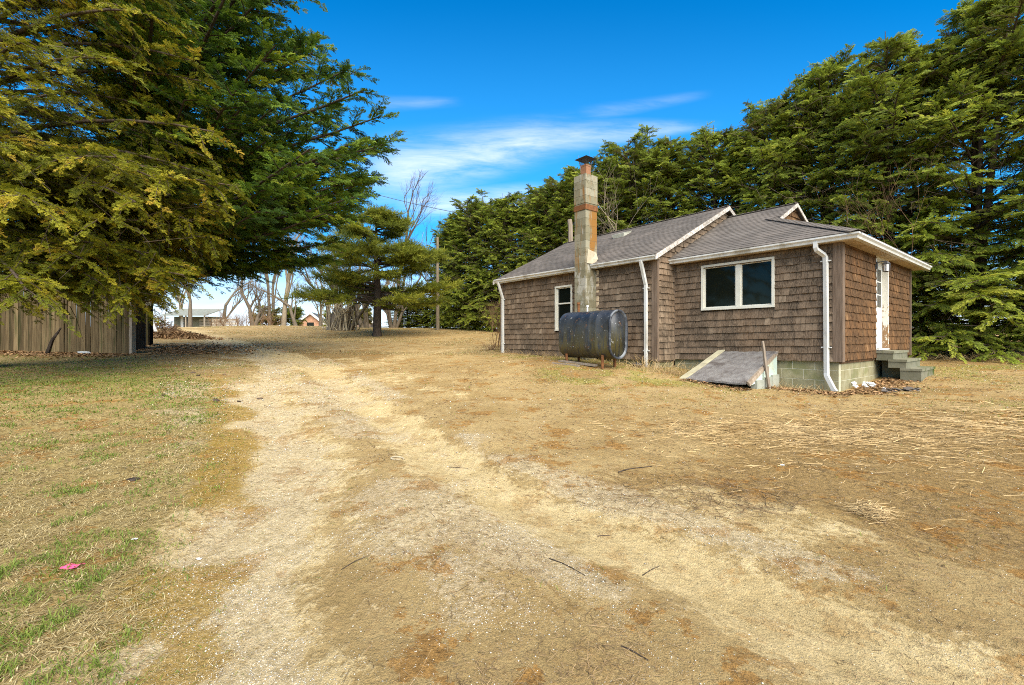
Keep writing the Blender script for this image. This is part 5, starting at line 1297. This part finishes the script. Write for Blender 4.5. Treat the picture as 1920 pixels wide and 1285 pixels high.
mb = MB()
for a in ((1100, 3.4, 5.6, .9, .34, .06, .32, .003, .5), (800, 5.0, 5.5, 1.0, .4, .06, .4, .003, .45), (500, 6.6, 6.0, 1.0, .45, .08, .45, .0035, .45), (600, 4.3, 4.6, 1.6, .6, .05, .22, .0024, .8), (900, 4.0, 5.4, 1.7, .6, .03, .14, .0022, 1.0), (260, 2.2, 5.2, .7, .5, .05, .2, .003, .9)):
    P, r = stalks(*a, h=.035); sticks(mb, P, r, rng.random(len(r)))
tag(mb.build('stalk_litter', MT['stalk']), 'band of flattened pale dry stalks across the dirt right of the track', 'dry stalks', kind='stuff')
p = ground_at(1630, 972); P, r = stalks(320, p[0], p[1], .055, .05, .03, .12, .0018, 1.6, .07); mb = MB(); sticks(mb, P, r, rng.random(len(r))); o = mb.build('straw_clump', MT['stalk'])
tag(o, 'small round tangle of tan straw lying alone on the dirt at right', 'straw clump')
p = ground_at(1340, 940); P, r = stalks(420, p[0], p[1], .45, .18, .04, .2, .002, 1.2, .03); mb = MB(); sticks(mb, P, r, rng.random(420) * .6)
tag(mb.build('needle_mat', MT['twig']), 'loose mat of rusty needles beside the sandy track, before the stalk band', 'needles', kind='stuff')
# brambles along the foot of the hedge
n = 1100; s = rng.uniform(-3, 9, n); o_ = rng.normal(2.0, .5, n); x = 15.2 - .66 * s - .75 * o_; y = 13.7 + .75 * s - .66 * o_; z = gz(x, y); L = rng.uniform(.12, .6, n) * np.where(rng.random(n) < .12, 1.8, 1); a = rng.uniform(0, 6.28, n)
D = np.stack([np.cos(a), np.sin(a), rng.uniform(-.1, .35, n)], 1) * L[:, None]; P0 = np.stack([x, y, z], 1); P = np.stack([P0, P0 + D * .5 + np.stack([0 * x, 0 * x, .25 * L], 1), P0 + D * (1, 1, .5)], 1)
mb = MB(); sticks(mb, P, rng.uniform(.003, .006, n), rng.random(n) * .7); tag(mb.build('bramble_stems', MT['stalk']), 'tangled pale bramble stems along the foot of the hedge', 'brambles', kind='stuff')
# dead weeds against the foundation
mb = MB(); Ps = []
for (u0, u1, v0, n, h) in ((2.5, 3.9, -1.0, 420, .3), (3.9, 9.5, -1.05, 420, .2), (.2, 1.6, -.35, 260, .16)):
    u = rng.uniform(u0, u1, n); v = v0 + rng.normal(0, .22, n); p = HC + v[:, None] * HB + u[:, None] * HA; z = gz(p[:, 0], p[:, 1]); P0 = np.stack([p[:, 0], p[:, 1], z - .01], 1); a = rng.uniform(0, 6.28, n); L = h * rng.uniform(.3, 1.3, n)
    D = np.stack([np.cos(a) * rng.uniform(.2, 1, n), np.sin(a) * rng.uniform(.2, 1, n), rng.uniform(.1, 1, n)], 1) * L[:, None]; Ps.append(np.stack([P0, P0 + D * .55 + np.stack([0 * L, 0 * L, .12 * L], 1), P0 + D], 1))
P = np.concatenate(Ps); sticks(mb, P, rng.uniform(.002, .004, len(P)), rng.random(len(P)))
tag(mb.build('dead_weeds', MT['stalk']), 'dead brown weeds along the front foundation of the house', 'weeds', kind='stuff')
# fallen leaves: by the foundation, under the fence and the cedar
def leaves(x, y, size):
    n = len(x); z = gz(x, y); a = rng.uniform(0, 6.28, n); t = rng.uniform(-.5, .5, n); L = size * rng.uniform(.5, 1.4, n)
    d = np.stack([np.cos(a), np.sin(a), t], 1) * L[:, None]; s = np.stack([-np.sin(a), np.cos(a), rng.uniform(-.5, .5, n)], 1) * (L * .4)[:, None]; c = np.stack([x, y, z + .012 + rng.random(n) * .02], 1)
    V = np.stack([c - d, c + s + (0, 0, .004), c + d, c - s], 1); mb.add(V.reshape(-1, 3), np.array([[0, 1, 2, 3]]) + (np.arange(n) * 4)[:, None], np.repeat(rng.random(n), 4))


mb = MB()
u = rng.uniform(-.3, 2.4, 1500); v = -.25 - np.abs(rng.normal(0, .25, 1500)) - .9 * (u > 1.1); p = HC + v[:, None] * HB + u[:, None] * HA; leaves(p[:, 0], p[:, 1], .035)
v = rng.uniform(-.2, 2.6, 1500); u = -.1 - np.abs(rng.normal(0, .35, 1500)); p = HC + v[:, None] * HB + u[:, None] * HA; leaves(p[:, 0], p[:, 1], .035)
x = rng.uniform(-17, -9.5, 3500); y = 13.35 - np.abs(rng.normal(0, .6, 3500)) + 1.2 * (x > -11) ; leaves(x, y, .05)
x = rng.normal(-11.2, 1.3, 2200); y = rng.normal(16.2, 1.2, 2200); leaves(x, y, .06)
tag(mb.build('leaf_litter', MT['litter']), 'brown fallen leaves along the foundation and the foot of the fence', 'leaf litter', kind='stuff')
# low heap of leaves and ivy behind the fence corner
mb = MB(); g0 = ground_at(330, 634); n = 2600; a = rng.uniform(0, 6.28, n); r = np.minimum(np.abs(rng.normal(0, .5, n)), 1.6); x = g0[0] + 2.0 * r * np.cos(a); y = g0[1] + .8 * r * np.sin(a); L = rng.uniform(.05, .12, n)
c = np.stack([x, y, gz(x, y) + .3 * np.clip(1 - r * r, .03, 1) * rng.random(n)], 1); d_ = nrm(rng.normal(0, 1, (n, 3))) * L[:, None]; s_ = nrm(np.cross(d_, rng.normal(0, 1, (n, 3)))) * (L * .4)[:, None]
mb.add(np.stack([c - d_, c + s_, c + d_, c - s_], 1).reshape(-1, 3), np.array([[0, 1, 2, 3]]) + (np.arange(n) * 4)[:, None], np.repeat(rng.random(n) * .7, 4))
tag(mb.build('leaf_heap', MT['litter']), 'low dark heap of leaves at the track edge behind the fence corner', 'leaf heap')

# single small things
def bit(px, py, name, size, mat, label, cat, flat=.35, seed=0, n=1):
    rr = random.Random(seed); p = ground_at(px, py); m = MB()
    for _ in range(n):
        q = (p[0] + rr.gauss(0, size * .5 * (n > 1)), p[1] + rr.gauss(0, size * .4 * (n > 1))); m.ico((q[0], q[1], float(gz(np.array([q[0]]), np.array([q[1]]))[0]) + size * flat * .4), (size, size * rr.uniform(.5, .9), size * flat), rr.random(), rng=rr, jit=.45, rotz=rr.uniform(0, 3))
    return tag(m.build(name, MT[mat]), label, cat)


def scrap(px, py, name, size, mat, label, cat, seed=0):
    """a crumpled sheet of litter"""
    rr = np.random.default_rng(seed); p = ground_at(px, py); z = float(gz(np.array([p[0]]), np.array([p[1]]))[0]); k = 5; m = MB()
    V = [(p[0] + (i / 4 - .5) * size + rr.normal(0, .06) * size, p[1] + (j / 4 - .5) * size * .7 + rr.normal(0, .06) * size, z + .006 + abs(rr.normal(0, .22)) * size * .5) for i in range(k) for j in range(k)]
    Fc = [[i * k + j, (i + 1) * k + j, (i + 1) * k + j + 1, i * k + j + 1] for i in range(4) for j in range(4)]
    m.add(V, Fc); return tag(m.build(name, MT[mat]), label, cat)


scrap(135, 1071, 'plastic_scrap', .085, 'pink', 'bright pink plastic scrap lying in the dry lawn', 'litter', 1)
for i, (px, py, lab) in enumerate([(252, 1014, 'white paper scrap on the lawn up and right of the pink scrap'), (372, 1036, 'white paper scrap at the left edge of the track'), (1467, 878, 'pale pinkish scrap standing in the dark dirt before the stalks'), (1032, 750, 'white scrap on the dirt in front of the oil tank, left one'), (1066, 752, 'white scrap on the dirt in front of the oil tank, right one')]):
    scrap(px, py, 'paper_scrap', .03 + .002 * i, 'paper', lab, 'litter', 5 + i).__setitem__('group', 'paper scraps on the ground')
bit(249, 897, 'dung_clump', .026, 'barkdark', 'dark brown clump on the lawn left of the track', 'clump', .5, 3, 5)
for i, (px, py) in enumerate([(300, 687), (345, 694), (362, 700), (372, 706), (420, 703), (447, 751), (488, 745), (405, 754), (450, 687), (307, 740)]):
    bit(px, py, 'soil_clod', .03 + .006 * (i % 4), 'bark', 'small dark clod of soil scattered on the shaded ground by the track', 'clod', .5, 20 + i).__setitem__('group', 'dark soil clods')
p = ground_at(745, 859); a = np.linspace(0, 5.4, 18); m = MB(); z = gz(p[0] + .055 * np.cos(a), p[1] + .055 * np.sin(a)); m.tube(np.stack([p[0] + .06 * np.cos(a), p[1] + .055 * np.sin(a), z + .008], 1), .008, 5); tag(m.build('wire_ring', MT['vine']), 'pale open ring lying on the dirt between the wheel tracks', 'ring')
def stick(px0, py0, px1, py1, r, label, mat='barkdark'):
    a, b = ground_at(px0, py0), ground_at(px1, py1); t = np.linspace(0, 1, 7); x = a[0] + (b[0] - a[0]) * t; y = a[1] + (b[1] - a[1]) * t; L = np.hypot(*(b - a))
    y = y + .06 * L * np.sin(t * 4); m = MB(); m.tube(np.stack([x, y, gz(x, y) + r * 1.1], 1), np.linspace(r, r * .5, 7), 5); tag(m.build('stick', MT[mat]), label, 'stick', 'loose sticks on the dirt')
for a in ((1160, 888, 1222, 876, .006, 'dark stick alone on the dirt beside the sandy track, below the oil tank'), (1120, 988, 1143, 992, .004, 'short black stick lying in the sandy strip'), (842, 866, 878, 868, .004, 'dark twig lying across the middle of the track'), (1030, 1050, 1098, 1078, .003, 'long thin bent twig low on the sandy track'), (1205, 1066, 1236, 1044, .003, 'curved twig on the sandy strip'), (640, 1063, 690, 1040, .003, 'thin twig pointing up right between the tracks'), (1165, 1205, 1215, 1232, .0035, 'brown twig near the bottom of the photo')): stick(*a)
m = MB(); q = H2W(.6, -.75)
for k in range(40):
    x, y = q[0] + R.uniform(-.4, .4), q[1] + R.uniform(-.1, .1); a = R.uniform(0, 3); L = R.uniform(.06, .14); z = tz(x, y) + R.uniform(.0, .06); m.bar((x, y, z), (x + L * math.cos(a), y + L * math.sin(a), z + R.uniform(-.03, .05)), L * .6, .008, R.random())
tag(m.build('roofing_scraps', MT['roof']), 'dark heap of torn roofing scraps on the ground by the side wall', 'scrap heap')

# ------------------------------------------------------------------ sky, sun, camera
SUN = Vector((.36, -.93, 0)).normalized() * math.cos(rad(46)); SUN.z = math.sin(rad(46))
W = bpy.data.worlds.new('World'); SC.world = W; W.use_nodes = True
q = NT.__new__(NT); q.t = W.node_tree
bg = W.node_tree.nodes['Background']
sky = q.n('ShaderNodeTexSky', sky_type='NISHITA', sun_disc=False, sun_elevation=rad(46), sun_rotation=math.atan2(SUN.x, SUN.y), air_density=1.0, dust_density=.4, ozone_density=3.0)
hs = q.n('ShaderNodeHueSaturation', i_Saturation=1.85, i_Value=1.45, i_Color=sky.outputs[0]).outputs[0]
dirv = q.n('ShaderNodeTexCoord').outputs['Generated']
sx, sy, sz = q.n('ShaderNodeSeparateXYZ', i_0=dirv).outputs
yy = q.math('MAXIMUM', sy, .08); u = q.math('DIVIDE', sx, yy); v = q.math('DIVIDE', sz, yy)
cv = q.n('ShaderNodeCombineXYZ', i_0=u, i_1=v).outputs[0]
def mapv(sx_, sy_, rot, loc=(0, 0, 0)):
    mp = q.n('ShaderNodeMapping'); q.put(mp.inputs[0], cv); mp.inputs['Scale'].default_value = (sx_, sy_, 1); mp.inputs['Rotation'].default_value = (0, 0, rot); mp.inputs['Location'].default_value = loc; return mp.outputs[0]
wisp = q.noise(mapv(2.2, 13, rad(-9)), 1.6, 7, .62, .5)
fine = q.noise(mapv(5, 32, rad(-9), (3, 1, 0)), 2.2, 6, .65, .4)
tex = q.math('ADD', q.math('MULTIPLY', wisp, .75), q.math('MULTIPLY', fine, .25))
def band(u0, v0, u1, v1, w0, w1, k):
    t = q.math('DIVIDE', q.math('SUBTRACT', u, u0), u1 - u0)
    c = q.math('MULTIPLY_ADD', t, v1 - v0, v0); w = q.math('MAXIMUM', q.math('MULTIPLY_ADD', t, w1 - w0, w0), .006)
    dd = q.math('DIVIDE', q.math('ABSOLUTE', q.math('SUBTRACT', v, c)), w)
    e = q.math('MULTIPLY', q.step(t, -.12, .2), q.step(t, 1.12, .75))
    return q.math('MULTIPLY', q.math('MULTIPLY', q.step(dd, 1.25, 0.0), e), k)
b = q.math('MAXIMUM', band(-.32, .35, .14, .45, .095, .05, .95), band(-.05, .43, .42, .468, .055, .014, .7))
b = q.math('MAXIMUM', b, band(-.26, .285, .08, .315, .04, .03, 1.0))
b = q.math('MAXIMUM', b, band(-.30, .515, -.12, .52, .02, .012, .28)); b = q.math('MAXIMUM', b, band(.15, .49, .42, .535, .022, .012, .25))
cl = q.math('MULTIPLY', b, q.step(tex, .26, .74))
low = q.math('MULTIPLY', q.step(v, .24, .03), q.math('MULTIPLY_ADD', q.step(tex, .35, .6), .35, .6))
cl = q.math('MAXIMUM', cl, low, clamp=True)
hz_ = q.mix(q.math('MULTIPLY', q.step(v, .8, .1), .5), hs, (.9, 4.4, 9.4))
mixc = q.mix(q.math('MULTIPLY', cl, .8), hz_, (7.2, 7.6, 8.4))
W.node_tree.links.new(mixc, bg.inputs[0]); bg.inputs[1].default_value = .085
sun = bpy.data.lights.new('sun', 'SUN'); sun.energy = 5.0; sun.angle = rad(75); sun.color = (1, .925, .77)
so = bpy.data.objects.new('sun', sun); COL.objects.link(so); so.location = (-10, -20, 30); so.rotation_euler = SUN.to_track_quat('Z', 'Y').to_euler()
cam = bpy.data.cameras.new('camera'); co = bpy.data.objects.new('camera', cam); COL.objects.link(co)
co.location = (0, 0, EYE); co.rotation_euler = (PI / 2, 0, 0); cam.sensor_width = 36; cam.lens = F / 1920 * 36; cam.shift_y = (HY - 642.5) / 1920; cam.clip_end = 2000; cam.clip_start = .05
SC.camera = co
SC.view_settings.view_transform = 'Standard'; SC.view_settings.look = 'None'; SC.view_settings.exposure = 1.02; SC.view_settings.gamma = 1
SC.render.engine = 'CYCLES'; SC.cycles.use_denoising = False; SC.cycles.pixel_filter_type = 'BLACKMAN_HARRIS'; SC.cycles.filter_width = 1.0; SC.cycles.sample_clamp_indirect = 4; SC.cycles.max_bounces = 5; SC.cycles.diffuse_bounces = 3; SC.cycles.transparent_max_bounces = 4
